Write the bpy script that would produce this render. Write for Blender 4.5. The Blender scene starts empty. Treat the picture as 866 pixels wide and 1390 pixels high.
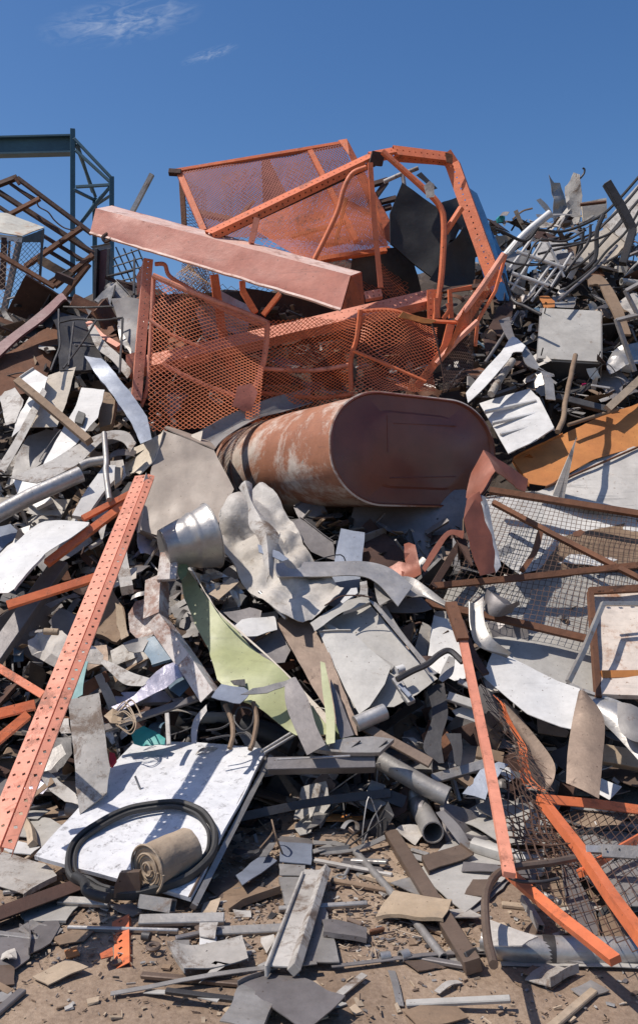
import bpy, bmesh, math, random
from mathutils import Vector, Matrix, noise
rnd = random.Random(7)
S = bpy.context.scene
COL = S.collection
# ------------------------------------------------------------------ camera
F = 1204.0; EYE = 1.65; HZ = 650.0          # focal length and horizon row on the 866 x 1390 photograph
cam_d = bpy.data.cameras.new('camera'); cam = bpy.data.objects.new('camera', cam_d); COL.objects.link(cam)
cam.location = (0, 0, EYE); cam.rotation_euler = (math.pi/2, 0, 0)
cam_d.sensor_fit = 'VERTICAL'; cam_d.sensor_height = 36; cam_d.sensor_width = 36
cam_d.lens = 36*F/1390; cam_d.shift_y = -(695-HZ)/1390
cam_d.clip_start = 0.05; cam_d.clip_end = 2000
S.camera = cam
# ------------------------------------------------------------------ light
SUN = Vector((-0.50, -0.10, 0.85)).normalized()      # direction towards the sun
elev = math.asin(SUN.z); azim = math.atan2(SUN.x, SUN.y)
w = bpy.data.worlds.new('World'); S.world = w; w.use_nodes = True
nt = w.node_tree; nt.nodes.clear()
out = nt.nodes.new('ShaderNodeOutputWorld'); bg = nt.nodes.new('ShaderNodeBackground')
sky = nt.nodes.new('ShaderNodeTexSky'); sky.sky_type = 'NISHITA'; sky.sun_disc = False
sky.sun_elevation = elev; sky.sun_rotation = azim; sky.air_density = 1.0; sky.dust_density = 1.0; sky.ozone_density = 3.0
bg.inputs['Strength'].default_value = 0.118
# two thin wisps of cirrus at their own directions in the sky
tc = nt.nodes.new('ShaderNodeTexCoord')
def wisp(px, py, ang, sx, sy, amt, prev):
    dirv = Vector(((px-433)/F, 1, (HZ-py)/F)).normalized()
    sub = nt.nodes.new('ShaderNodeVectorMath'); sub.operation = 'SUBTRACT'; sub.inputs[1].default_value = dirv
    nt.links.new(tc.outputs['Generated'], sub.inputs[0])
    mp = nt.nodes.new('ShaderNodeMapping'); mp.vector_type = 'TEXTURE'; mp.inputs['Rotation'].default_value = (0, ang, 0)
    mp.inputs['Scale'].default_value = (sx, 10, sy); nt.links.new(sub.outputs[0], mp.inputs[0])
    ln = nt.nodes.new('ShaderNodeVectorMath'); ln.operation = 'LENGTH'; nt.links.new(mp.outputs[0], ln.inputs[0])
    mr = nt.nodes.new('ShaderNodeMapRange'); mr.inputs[1].default_value = 1; mr.inputs[2].default_value = 0.0
    nt.links.new(ln.outputs['Value'], mr.inputs[0])
    nz = nt.nodes.new('ShaderNodeTexNoise'); nz.inputs['Scale'].default_value = 2.6; nz.inputs['Detail'].default_value = 9; nz.inputs['Roughness'].default_value = .62
    nz.inputs['Distortion'].default_value = 1.4
    nt.links.new(mp.outputs[0], nz.inputs['Vector'])
    m2 = nt.nodes.new('ShaderNodeMapRange'); m2.inputs[1].default_value = .42; m2.inputs[2].default_value = .8
    nt.links.new(nz.outputs[0], m2.inputs[0])
    mu = nt.nodes.new('ShaderNodeMath'); mu.operation = 'MULTIPLY'; nt.links.new(mr.outputs[0], mu.inputs[0]); nt.links.new(m2.outputs[0], mu.inputs[1])
    mu2 = nt.nodes.new('ShaderNodeMath'); mu2.operation = 'MULTIPLY'; mu2.inputs[1].default_value = amt; nt.links.new(mu.outputs[0], mu2.inputs[0])
    mx = nt.nodes.new('ShaderNodeMixRGB'); mx.inputs[2].default_value = (7.5, 7.8, 8.2, 1)
    nt.links.new(mu2.outputs[0], mx.inputs[0]); nt.links.new(prev, mx.inputs[1])
    return mx.outputs[0]
hs = nt.nodes.new('ShaderNodeHueSaturation'); hs.inputs['Saturation'].default_value = 1.26; hs.inputs['Hue'].default_value = .505; nt.links.new(sky.outputs[0], hs.inputs['Color'])
c = wisp(165, 30, -0.22, .085, .020, .5, hs.outputs[0])
c = wisp(285, 74, -0.3, .033, .006, .4, c)
nt.links.new(c, bg.inputs['Color']); nt.links.new(bg.outputs[0], out.inputs[0])
sd = bpy.data.lights.new('sun', 'SUN'); sun = bpy.data.objects.new('sun', sd); COL.objects.link(sun)
sd.energy = 4.9; sd.angle = math.radians(.55); sd.color = (1, .93, .845)
sun.rotation_euler = (-SUN).to_track_quat('-Z', 'Y').to_euler(); sun.location = (-8, -3, 14)
vs = S.view_settings; vs.view_transform = 'Standard'; vs.look = 'None'; vs.exposure = 0.0; vs.gamma = 1; vs.use_curve_mapping = False
S.render.engine = 'CYCLES'; S.cycles.max_bounces = 6

# ------------------------------------------------------------------ materials
def mat(name, base, base2=None, rough=.5, metal=0.0, spot=(.10,.045,.02), amt=.3, sc=5.0, bump=.25, scratch=.3, spsc=14):
    m = bpy.data.materials.new(name); m.use_nodes = True; t = m.node_tree; N = t.nodes; L = t.links
    b = N['Principled BSDF']; base2 = base2 or tuple(min(1, x*.72) for x in base)
    tc = N.new('ShaderNodeTexCoord'); oi = N.new('ShaderNodeObjectInfo')
    ad = N.new('ShaderNodeVectorMath'); ad.operation = 'ADD'
    ml = N.new('ShaderNodeMath'); ml.operation = 'MULTIPLY'; ml.inputs[1].default_value = 37.0
    L.new(oi.outputs['Random'], ml.inputs[0]); L.new(tc.outputs['Object'], ad.inputs[0]); L.new(ml.outputs[0], ad.inputs[1])
    def nz(scale, det=6, ro=.6, vec=None, dist=0):
        n = N.new('ShaderNodeTexNoise'); n.inputs['Scale'].default_value = scale; n.inputs['Detail'].default_value = det
        n.inputs['Roughness'].default_value = ro; n.inputs['Distortion'].default_value = dist; L.new(vec or ad.outputs[0], n.inputs['Vector']); return n.outputs[0]
    def ramp(src, a, bb):
        r = N.new('ShaderNodeMapRange'); r.inputs[1].default_value = a; r.inputs[2].default_value = bb; L.new(src, r.inputs[0]); return r.outputs[0]
    def mix(f, a, bb):
        x = N.new('ShaderNodeMixRGB')
        L.new(f, x.inputs[0])
        for i, v in ((1, a), (2, bb)):
            if isinstance(v, tuple): x.inputs[i].default_value = (*v[:3], 1)
            else: L.new(v, x.inputs[i])
        return x.outputs[0]
    big = ramp(nz(sc*.45), .38, .68)
    colr = mix(big, base, base2)
    # long scratches and streaks
    mp = N.new('ShaderNodeMapping'); mp.inputs['Scale'].default_value = (1.2, 3, 26); mp.inputs['Rotation'].default_value = (.4, .5, .9); L.new(ad.outputs[0], mp.inputs[0])
    st = ramp(nz(2.2, 5, .7, mp.outputs[0]), .56, .72)
    ms = N.new('ShaderNodeMath'); ms.operation = 'MULTIPLY'; ms.inputs[1].default_value = scratch; L.new(st, ms.inputs[0])
    colr = mix(ms.outputs[0], colr, tuple(x*.45+.02 for x in base))
    # rust or dirt patches with broken edges
    th = .72 - .34*amt
    sp0 = ramp(nz(spsc*.45, 12, .78, dist=.3), th, th+.10)
    spm = N.new('ShaderNodeMath'); spm.operation = 'MULTIPLY'; spm.inputs[1].default_value = .85; L.new(sp0, spm.inputs[0]); sp = spm.outputs[0]
    colr = mix(sp, colr, spot)
    gr = N.new('ShaderNodeMixRGB'); gr.blend_type = 'MULTIPLY'; gr.inputs[0].default_value = .55
    gv = N.new('ShaderNodeMapRange'); gv.inputs[1].default_value = .35; gv.inputs[2].default_value = .62; gv.inputs[3].default_value = .62; gv.inputs[4].default_value = 1.0
    L.new(nz(sc*3.4, 12, .75), gv.inputs[0]); L.new(colr, gr.inputs[1]); L.new(gv.outputs[0], gr.inputs[2]); colr = gr.outputs[0]
    # fine dirt flecks
    fl = ramp(nz(spsc*5, 3, .5), .69, .74)
    colr = mix(fl, colr, tuple(x*.5 for x in spot))
    L.new(colr, b.inputs['Base Color'])
    rr = N.new('ShaderNodeMapRange'); rr.inputs[3].default_value = max(.12, rough-.14); rr.inputs[4].default_value = min(1, rough+.22)
    L.new(nz(sc*2.2), rr.inputs[0]); L.new(rr.outputs[0], b.inputs['Roughness'])
    mm = N.new('ShaderNodeMath'); mm.operation = 'MULTIPLY_ADD'; mm.inputs[1].default_value = -metal; mm.inputs[2].default_value = metal
    L.new(sp, mm.inputs[0]); L.new(mm.outputs[0], b.inputs['Metallic'])
    bp = N.new('ShaderNodeBump'); bp.inputs['Strength'].default_value = bump; bp.inputs['Distance'].default_value = .012
    sm = N.new('ShaderNodeMath'); sm.operation = 'MULTIPLY_ADD'; sm.inputs[1].default_value = .5
    L.new(sp, sm.inputs[0]); L.new(nz(sc*2.6, 8, .6), sm.inputs[2]); L.new(sm.outputs[0], bp.inputs['Height']); L.new(bp.outputs[0], b.inputs['Normal'])
    return m
RUST = (.13, .05, .022)
M = dict(
 white = mat('white_enamel', (.68,.67,.65), (.52,.50,.47), .42, 0, (.22,.16,.11), .34, 2.5, .25, .35),
 whited = mat('dirty_white_paint', (.50,.47,.43), (.33,.30,.265), .55, 0, (.14,.085,.05), .6, 5, .35, .4),
 whitesp = mat('speckled_white_laminate', (.70,.70,.71), (.62,.62,.63), .5, 0, (.16,.15,.15), .50, 4, .2, .15, 45),
 galv = mat('galvanised_steel', (.43,.41,.385), (.28,.26,.24), .45, .5, (.17,.10,.06), .42, 7, .25, .35),
 alu = mat('dull_aluminium', (.52,.50,.475), (.36,.34,.32), .38, .65, (.22,.18,.15), .15, 5, .3, .3),
 grey = mat('grey_painted_steel', (.28,.265,.255), (.20,.185,.175), .5, .1, (.14,.08,.05), .45, 4, .25, .3),
 greyl = mat('light_grey_painted_steel', (.45,.43,.395), (.34,.32,.29), .5, .05, (.17,.11,.07), .36, 4, .25, .2),
 mauve = mat('mauve_grey_steel', (.235,.215,.21), (.155,.14,.135), .48, .35, (.13,.08,.055), .35, 5, .25, .35),
 dark = mat('dark_steel', (.075,.072,.074), (.045,.042,.042), .5, .4, (.09,.055,.04), .4, 6, .3, .4),
 black = mat('black_plastic', (.018,.018,.02), (.03,.029,.028), .55, 0, (.10,.09,.08), .15, 6, .25, .4),
 rust = mat('brown_rust', (.20,.085,.042), (.11,.048,.026), .8, 0, (.055,.03,.022), .45, 6, .5, .3),
 rustd = mat('dark_rust', (.085,.042,.030), (.050,.028,.022), .75, .1, (.15,.07,.035), .4, 6, .5, .3),
 ruston = mat('orange_rust', (.58,.24,.065), (.44,.16,.045), .7, 0, (.16,.065,.03), .35, 3, .35, .3),
 orange = mat('orange_paint', (.76,.195,.07), (.60,.16,.07), .48, 0, (.22,.085,.045), .52, 4, .35, .55, 10),
 salmon = mat('faded_salmon_paint', (.80,.325,.21), (.66,.235,.145), .5, 0, (.27,.10,.055), .50, 4, .35, .5, 10),
 pink = mat('faded_pink_paint', (.52,.185,.125), (.43,.145,.10), .5, 0, (.26,.10,.06), .40, 3, .35, .6, 11),
 pinkpale = mat('chipped_sunlit_pink', (.78,.60,.52), (.66,.38,.29), .55, 0, (.25,.08,.035), .55, 6, .3, .3, 10),  # paint chips, plus a paler base for the sunlit beam top
 net = mat('rusty_orange_mesh', (.78,.19,.055), (.50,.12,.04), .55, 0, (.14,.055,.03), .5, 6, .2, .3),
 netp = mat('shaded_orange_mesh', (.42,.13,.085), (.30,.11,.09), .55, 0, (.36,.13,.05), .4, 3, .2, .3),  # shade on orange netting put into the colour as mauve
 nets = mat('salmon_mesh', (.80,.235,.09), (.60,.15,.06), .5, 0, (.18,.07,.04), .4, 6, .2, .3),
 netb = mat('golden_brown_mesh', (.36,.20,.08), (.22,.11,.05), .6, 0, (.12,.06,.03), .4, 6, .2, .3),
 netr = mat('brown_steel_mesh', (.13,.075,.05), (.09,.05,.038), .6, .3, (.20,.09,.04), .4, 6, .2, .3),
 tank = mat('maroon_tank_paint', (.20,.058,.035), (.15,.046,.031), .30, 0, (.24,.10,.06), .2, 2, .12, .35, 6),
 tankw = mat('scraped_sunlit_tank_side', (.40,.175,.10), (.29,.115,.062), .5, 0, (.66,.58,.50), .78, 2.6, .3, .6, 3.5),  # tan base carries sunlight on this side; pale patches are scrapes
 copper = mat('red_brown_sheet', (.30,.10,.06), (.21,.075,.045), .42, .15, (.40,.20,.13), .25, 4, .25, .4),
 maroon = mat('dull_maroon_paint', (.20,.075,.075), (.14,.06,.06), .5, 0, (.10,.05,.035), .4, 5, .3, .3),
 beige = mat('beige_paint', (.38,.31,.25), (.31,.25,.20), .5, 0, (.18,.12,.08), .15, 3, .2, .2),
 beigel = mat('pale_beige_paint', (.66,.58,.47), (.56,.48,.38), .55, 0, (.25,.13,.07), .35, 5, .3, .3),
 green = mat('olive_green_paint', (.37,.385,.19), (.29,.305,.155), .48, 0, (.20,.20,.11), .28, 3, .25, .35),
 greend = mat('mid_green_paint', (.20,.25,.11), (.14,.18,.08), .5, 0, (.10,.10,.06), .4, 3, .25, .35),
 teal = mat('teal_paint', (.10,.27,.27), (.07,.19,.20), .5, 0, (.14,.12,.09), .3, 4, .25, .3),
 blue = mat('slate_blue_paint', (.10,.18,.25), (.075,.13,.19), .45, 0, (.16,.14,.12), .3, 4, .25, .3),
 bluem = mat('bright_blue_plastic', (.035,.17,.42), (.03,.12,.30), .42, 0, (.12,.10,.09), .25, 4, .25, .3),
 bluel = mat('pale_blue_steel', (.25,.28,.34), (.20,.22,.27), .42, .25, (.2,.17,.15), .2, 4, .25, .3),
 lav = mat('lavender_foil', (.52,.50,.60), (.42,.40,.47), .3, .3, (.30,.22,.17), .3, 6, .4, .3),
 wood = mat('weathered_wood', (.27,.185,.12), (.19,.125,.08), .8, 0, (.10,.065,.04), .4, 5, .5, .7),
 woodp = mat('pale_wood', (.46,.36,.26), (.36,.27,.18), .8, 0, (.18,.12,.08), .3, 5, .5, .7),
 woodw = mat('white_washed_wood', (.62,.59,.56), (.52,.48,.44), .75, 0, (.33,.25,.19), .4, 4, .4, .9),
 brown = mat('brown_oxidised_steel', (.20,.145,.11), (.15,.105,.08), .5, .4, (.10,.055,.035), .4, 4, .3, .5),
 rubber = mat('black_rubber', (.035,.034,.034), (.06,.057,.054), .62, 0, (.14,.12,.10), .3, 7, .3, .4),
 steelb = mat('blue_structural_paint', (.045,.115,.155), (.035,.09,.125), .5, 0, (.07,.07,.07), .2, 3, .1, .2),
 plast = mat('dirty_plastic_sheet', (.54,.50,.45), (.40,.355,.30), .62, 0, (.30,.24,.18), .4, 7, .5, .3),
 paper = mat('wound_brown_paper', (.42,.33,.24), (.30,.22,.15), .75, 0, (.16,.12,.09), .3, 9, .5, .9),
 tealb = mat('turquoise_plastic', (.03,.33,.30), (.025,.25,.23), .45, 0, (.10,.10,.09), .15, 4, .2, .2),
 magenta = mat('magenta_sticker', (.75,.02,.18), (.65,.02,.15), .5, 0, (.5,.02,.12), .1, 4, .1, .1),
 red = mat('red_paint', (.55,.02,.03), (.45,.02,.03), .4, 0, (.2,.03,.03), .15, 4, .1, .2),
)
def ground_mat():
    m = bpy.data.materials.new('sandy_dirt'); m.use_nodes = True; t = m.node_tree; N = t.nodes; L = t.links; b = N['Principled BSDF']
    tc = N.new('ShaderNodeTexCoord')
    def nz(s, d=10, r=.65):
        n = N.new('ShaderNodeTexNoise'); n.inputs['Scale'].default_value = s; n.inputs['Detail'].default_value = d; n.inputs['Roughness'].default_value = r; L.new(tc.outputs['Object'], n.inputs['Vector']); return n.outputs[0]
    def rp(src, els):
        r = N.new('ShaderNodeValToRGB'); e = r.color_ramp.elements
        e[0].position, e[0].color = els[0][0], (*els[0][1], 1); e[1].position, e[1].color = els[1][0], (*els[1][1], 1)
        for p_, c_ in els[2:]: x = e.new(p_); x.color = (*c_, 1)
        L.new(src, r.inputs[0]); return r.outputs[0]
    a = rp(nz(1.6), [(.3, (.18,.125,.085)), (.7, (.38,.285,.205)), (.5, (.29,.21,.15))])
    g = rp(nz(55, 4), [(.35, (.55,.5,.45)), (.65, (1,1,1))])
    mx = N.new('ShaderNodeMixRGB'); mx.blend_type = 'MULTIPLY'; mx.inputs[0].default_value = .6; L.new(a, mx.inputs[1]); L.new(g, mx.inputs[2])
    L.new(mx.outputs[0], b.inputs['Base Color']); b.inputs['Roughness'].default_value = .95
    bp = N.new('ShaderNodeBump'); bp.inputs['Strength'].default_value = .6; bp.inputs['Distance'].default_value = .02; L.new(nz(28), bp.inputs['Height']); L.new(bp.outputs[0], b.inputs['Normal'])
    return m
M['ground'] = ground_mat()
M['mound'] = mat('compacted_scrap_dirt', (.075,.055,.043), (.045,.036,.03), .9, .0, (.12,.085,.06), .5, 4, .8, .4)

# ------------------------------------------------------------------ placing
CR = dict(a=(0,150,.3464), b=(220,170,.3464), c=(480,180,.4457), d=(120,330,.3464), e=(400,380,.3695), f=(640,380,.261),
 g=(0,460,.3464), h=(0,780,.3464), i=(200,620,.3464), j=(420,680,.3464), k=(580,640,.330), l=(280,860,.3464),
 m=(560,880,.3533), n=(0,1050,.3464), o=(280,1060,.3464), p=(560,1080,.3533), z=(0,0,1))
SL = 0.93; FOOT = 4.4
def depth(px, py):
    """distance at which a line of sight meets the face of the heap or the yard"""
    k = (HZ-py)/F
    yh = (EYE + SL*FOOT)/max(SL-k, .2)
    yg = EYE/(-k) if k < 0 else 1e9
    return min(yh, yg, 9.6)
def W(px, py, Y): return Vector(((px-433)/F*Y, Y, EYE+(HZ-py)/F*Y))
def PX(cr, pt):
    x0, y0, s = CR[cr]; return x0+pt[0]*s, y0+pt[1]*s
def pts3(cr, pts, d=0., tx=0., ty=0., Y=None):
    """outline points to places on the heap: d metres in front of its face, tilted by tx, ty"""
    P = [PX(cr, p) for p in pts]; cx = sum(p[0] for p in P)/len(P); cy = sum(p[1] for p in P)/len(P)
    yc = Y or depth(cx, cy); outp = []
    for (x, y), p in zip(P, pts):
        base = Y or depth(x, y)
        if tx or ty: base = base*(1-.0) if not (tx or ty) else base
        e = d + tx*(x-cx)/F*yc - ty*(y-cy)/F*yc + (p[2] if len(p) > 2 else 0)
        v = W(x, y, base-e)
        outp.append(v)
    return outp

# ------------------------------------------------------------------ object helpers
def link(name, me, m, loc, parent=None):
    o = bpy.data.objects.new(name, me); COL.objects.link(o)
    ms = m if isinstance(m, (list, tuple)) else [m]
    for x in ms: me.materials.append(M[x] if isinstance(x, str) else x)
    if parent: o.parent = parent; o.location = (0, 0, 0)
    else: o.location = loc
    return o
def finish(bm, name, m, parent=None, smooth=False, auto=None):
    if parent:
        loc = parent.location.copy()
        if parent.parent: loc += parent.parent.location
    else:
        vs_ = [v.co for v in bm.verts]; loc = Vector((sum(v.x for v in vs_)/len(vs_), sum(v.y for v in vs_)/len(vs_), min(v.z for v in vs_)))
    bmesh.ops.translate(bm, verts=bm.verts, vec=-loc)
    bmesh.ops.recalc_face_normals(bm, faces=bm.faces)
    me = bpy.data.meshes.new(name); bm.to_mesh(me); bm.free()
    if smooth:
        me.polygons.foreach_set('use_smooth', [True]*len(me.polygons))
        me.set_sharp_from_angle(angle=math.radians(auto or 35))
    return link(name, me, m, loc, parent)
def tag(o, label=None, cat=None, group=None, kind=None):
    if label: o['label'] = label
    if cat: o['category'] = cat
    if group: o['group'] = group
    if kind: o['kind'] = kind
    return o
def thing(name, label, cat, loc, group=None):
    o = bpy.data.objects.new(name, None); COL.objects.link(o); o.location = loc; o.empty_display_size = .1
    return tag(o, label, cat, group)

# ------------------------------------------------------------------ shape helpers (each returns a bmesh)
def solid(bm, th):
    lo = [min(v.co[i] for v in bm.verts)-.03 for i in range(3)]; hi = [max(v.co[i] for v in bm.verts)+.03 for i in range(3)]
    bmesh.ops.solidify(bm, geom=bm.faces[:], thickness=th)
    for v in bm.verts:
        for i in range(3): v.co[i] = min(max(v.co[i], lo[i]), hi[i])
def sheet_bm(P, thick=.004, dent=.012, fr=2.2, crumple=0., cell=.07, seed=0, cf=1.):
    bm = bmesh.new(); vs_ = [bm.verts.new(p) for p in P]
    f = bm.faces.new(vs_); bm.normal_update(); n = f.normal.copy()
    size = max((a-b).length for a in P for b in P)
    bmesh.ops.triangulate(bm, faces=[f])
    for _ in range(7):
        L = [e for e in bm.edges if e.calc_length() > max(cell, size/26)]
        if not L: break
        bmesh.ops.subdivide_edges(bm, edges=L, cuts=1)
        bmesh.ops.triangulate(bm, faces=[q for q in bm.faces if len(q.verts) > 3])
    so = Vector((seed*3.1, seed*7.7, seed*1.3))
    RL = random.Random(seed*7+3); lips = []
    if thick < .009 and not crumple and size > .18 and RL.random() < .75:      # folded lips along one or two sides
        for k in RL.sample(range(len(P)), 2 if len(P) > 3 else 1):
            a_, b_ = P[k], P[(k+1) % len(P)]; ab = b_-a_
            if ab.length < .12: continue
            on = lambda v: (v.co-a_-ab*max(0, min(1, (v.co-a_).dot(ab)/ab.length_squared))).length < 1e-4
            es = [e for e in bm.edges if len(e.link_faces) == 1 and on(e.verts[0]) and on(e.verts[1])]
            lips.append((es, RL.choice((-1, 1, 1))*RL.uniform(.010, .026)))
    RS = random.Random(seed*13+1); c0 = sum((v.co for v in bm.verts), Vector())/len(bm.verts)
    lines = [(RS.uniform(-.25, .25)*size, (lambda q_: (q_-n*q_.dot(n)).normalized())(Vector((RS.gauss(0,1), RS.gauss(0,1), RS.gauss(0,1)))), RS.uniform(-.30, .30)) for _ in range(2)] if dent > .007 and size < .85 else []
    if thick < .008:      # ragged, nibbled outline
        for v in bm.verts:
            if any(len(e.link_faces) == 1 for e in v.link_edges):
                j = noise.noise_vector(v.co*14+Vector((seed, 0, 0)))*(.009 if size < .45 else .005); v.co += j-n*j.dot(n)
    for v in bm.verts:
        r0 = v.co-c0
        for of_, dr_, am_ in lines: v.co += n*am_*max(0, r0.dot(dr_)-abs(of_)-.04)
    for v in bm.verts:
        q = v.co*fr+so
        k = dent*noise.noise(q)*2
        if dent: k += dent*.5*noise.noise(q*3.1)
        if crumple:
            r = 1-abs(noise.noise(v.co*5.0*cf+so))*2; r2 = 1-abs(noise.noise(v.co*(11 if cf == 1 else 7)+so))*2
            k += crumple*(r*1.0+r2*(.45 if cf == 1 else .30))
        v.co += n*k
    if crumple:
        for v in bm.verts: v.co += noise.noise_vector(v.co*6*cf+so)*crumple*.5
    for es, hgt in lips:
        es = [e for e in es if e.is_valid]
        if es:
            ex = bmesh.ops.extrude_edge_only(bm, edges=es)['geom']
            bmesh.ops.translate(bm, verts=[q for q in ex if isinstance(q, bmesh.types.BMVert)], vec=n*hgt)
    g = bm.faces[:]
    bmesh.ops.recalc_face_normals(bm, faces=g)
    if n.dot(Vector((0, -1, .25))) < 0: pass
    solid(bm, thick)
    return bm
def strip_bm(A, B, thick=.004, nsub=5, dent=.004, seed=0, cross=4, bow=0.):
    n = len(A); cat = lambda P, t: catmull(P, t)
    bm = bmesh.new(); rows = []; N_ = (n-1)*nsub+1
    for i in range(N_):
        t = i/(N_-1); a = cat(A, t); b = cat(B, t); rows.append([a.lerp(b, j/cross) for j in range(cross+1)])
    so = Vector((seed*1.7, seed*2.3, 9)); R = []
    for i, r in enumerate(rows):
        tn = rows[min(i+1, N_-1)][0]-rows[max(i-1, 0)][0]; nn = tn.cross(r[-1]-r[0])
        nn = nn.normalized() if nn.length > 1e-6 else Vector((0, -1, 0))
        R.append([bm.verts.new(p+nn*(dent*2*noise.noise(p*4+so)+bow*math.sin(math.pi*j/cross))) for j, p in enumerate(r)])
    for i in range(N_-1):
        for j in range(cross): bm.faces.new((R[i][j], R[i][j+1], R[i+1][j+1], R[i+1][j]))
    bmesh.ops.recalc_face_normals(bm, faces=bm.faces[:]); solid(bm, thick)
    return bm
def catmull(P, t):
    n = len(P)
    if n == 2: return P[0].lerp(P[1], t)
    f = t*(n-1); i = min(int(f), n-2); u = f-i
    p1, p2 = P[i], P[i+1]; p0 = P[i-1] if i > 0 else p1*2-p2; p3 = P[i+2] if i+2 < n else p2*2-p1
    return .5*((2*p1)+(p2-p0)*u+(2*p0-5*p1+4*p2-p3)*u*u+(3*p1-p0-3*p2+p3)*u**3)
def tube_bm(P, r, sides=10, hollow=False, smooth=True, nsub=6, r2=None, flat=1., bm=None, wob=0., up=None, taper=None):
    bm = bm or bmesh.new()
    if len(P) > 2 and smooth: pts = [catmull(P, k/((len(P)-1)*nsub)) for k in range((len(P)-1)*nsub+1)]
    else: pts = list(P)
    n = len(pts); rings = []
    up = up or Vector((.13, -.9, .4)); prev = None
    for i, p in enumerate(pts):
        t = (pts[min(i+1, n-1)]-pts[max(i-1, 0)]).normalized()
        s = prev-t*prev.dot(t) if prev else t.cross(up)
        if s.length < 1e-4: s = t.cross(Vector((1, 0, .2)))
        s.normalize(); u = s.cross(t).normalized(); prev = s
        rr = r if r2 is None else r+(r2-r)*i/(n-1)
        q = p + (noise.noise_vector(p*5)*wob if wob else Vector())
        off = math.pi/4 if sides == 4 else 0
        k_ = rr*(math.sqrt(2) if sides == 4 else 1)
        rings.append([bm.verts.new(q+s*math.cos(off+2*math.pi*j/sides)*k_+u*math.sin(off+2*math.pi*j/sides)*k_*flat) for j in range(sides)])
    for i in range(n-1):
        for j in range(sides):
            bm.faces.new((rings[i][j], rings[i][(j+1) % sides], rings[i+1][(j+1) % sides], rings[i+1][j]))
    if hollow:
        bmesh.ops.recalc_face_normals(bm, faces=bm.faces[:]); bmesh.ops.solidify(bm, geom=bm.faces[:], thickness=min(.006, r*.25))
    else:
        bm.faces.new(rings[0][::-1]); bm.faces.new(rings[-1])
    return bm
def frame_of(p0, p1, nrm):
    a = (p1-p0).normalized(); n = (nrm-a*nrm.dot(a)).normalized(); return a, n, a.cross(n).normalized()
def perf_bm(p0, p1, w, dep, nrm=Vector((0, -.8, .6)), pitch=.05, rows=2, hole=.009, bm=None, side_holes=True, thick=.0025, back=False, w1=None):
    """folded channel with rows of real punched holes"""
    own = bm is None; bm = bm or bmesh.new(); a, n, s = frame_of(p0, p1, nrm); L = (p1-p0).length; K = max(1, int(L/pitch)); st = L/K
    fs = []
    def face(o, u, wd, nr, holes):
        c = wd/nr
        for i in range(K):
            for j in range(nr):
                q = [o+a*(st*(i+x))+u*(c*(j+y)) for x, y in ((0,0),(1,0),(1,1),(0,1))]
                if holes and (i+j) % 1 == 0:
                    m_ = o+a*(st*(i+.5))+u*(c*(j+.5)); h = hole
                    iq = [m_-a*h-u*h*.3, m_+a*h*.3-u*h, m_+a*h+u*h*.3, m_-a*h*.3+u*h]
                    vo = [bm.verts.new(x) for x in q]; vi = [bm.verts.new(x) for x in iq]
                    for k in range(4): fs.append(bm.faces.new((vo[k], vo[(k+1) % 4], vi[(k+1) % 4], vi[k])))
                else: fs.append(bm.faces.new([bm.verts.new(x) for x in q]))
    face(p0-s*w/2, s, w, rows, True)
    face(p0-s*w/2, -n, dep, 1, side_holes); face(p0+s*w/2, -n, dep, 1, side_holes)
    if back: face(p0-s*w/2-n*dep, s, w, 1, False)
    bmesh.ops.remove_doubles(bm, verts=bm.verts, dist=1e-5)
    if own:
        bmesh.ops.recalc_face_normals(bm, faces=bm.faces[:]); bmesh.ops.solidify(bm, geom=bm.faces[:], thickness=thick)
    return bm
def box_bm(p0, p1, w, dep, nrm=Vector((0, -.8, .6)), bev=.003, bm=None):
    bm = bm or bmesh.new(); a, n, s = frame_of(p0, p1, nrm)
    v = [bm.verts.new(p+s*x*w/2-n*y*dep) for p in (p0, p1) for x, y in ((-1,0),(1,0),(1,1),(-1,1))]
    fc = [(0,1,2,3),(7,6,5,4),(0,4,5,1),(1,5,6,2),(2,6,7,3),(3,7,4,0)]
    F_ = [bm.faces.new([v[k] for k in q]) for q in fc]
    if bev: 
        ed = {e for f in F_ for e in f.edges}; bmesh.ops.recalc_face_normals(bm, faces=F_)
        bmesh.ops.bevel(bm, geom=list(ed), offset=bev, segments=1, affect='EDGES')
    return bm
def angle_bm(p0, p1, w, nrm=Vector((0, -.8, .6)), thick=.005):
    bm = bmesh.new(); a, n, s = frame_of(p0, p1, nrm)
    for u in (s, -n):
        q = [p0, p1, p1+u*w, p0+u*w]; bm.faces.new([bm.verts.new(x) for x in q])
    bmesh.ops.remove_doubles(bm, verts=bm.verts, dist=1e-5)
    bmesh.ops.recalc_face_normals(bm, faces=bm.faces[:]); bmesh.ops.solidify(bm, geom=bm.faces[:], thickness=thick)
    return bm
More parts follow.
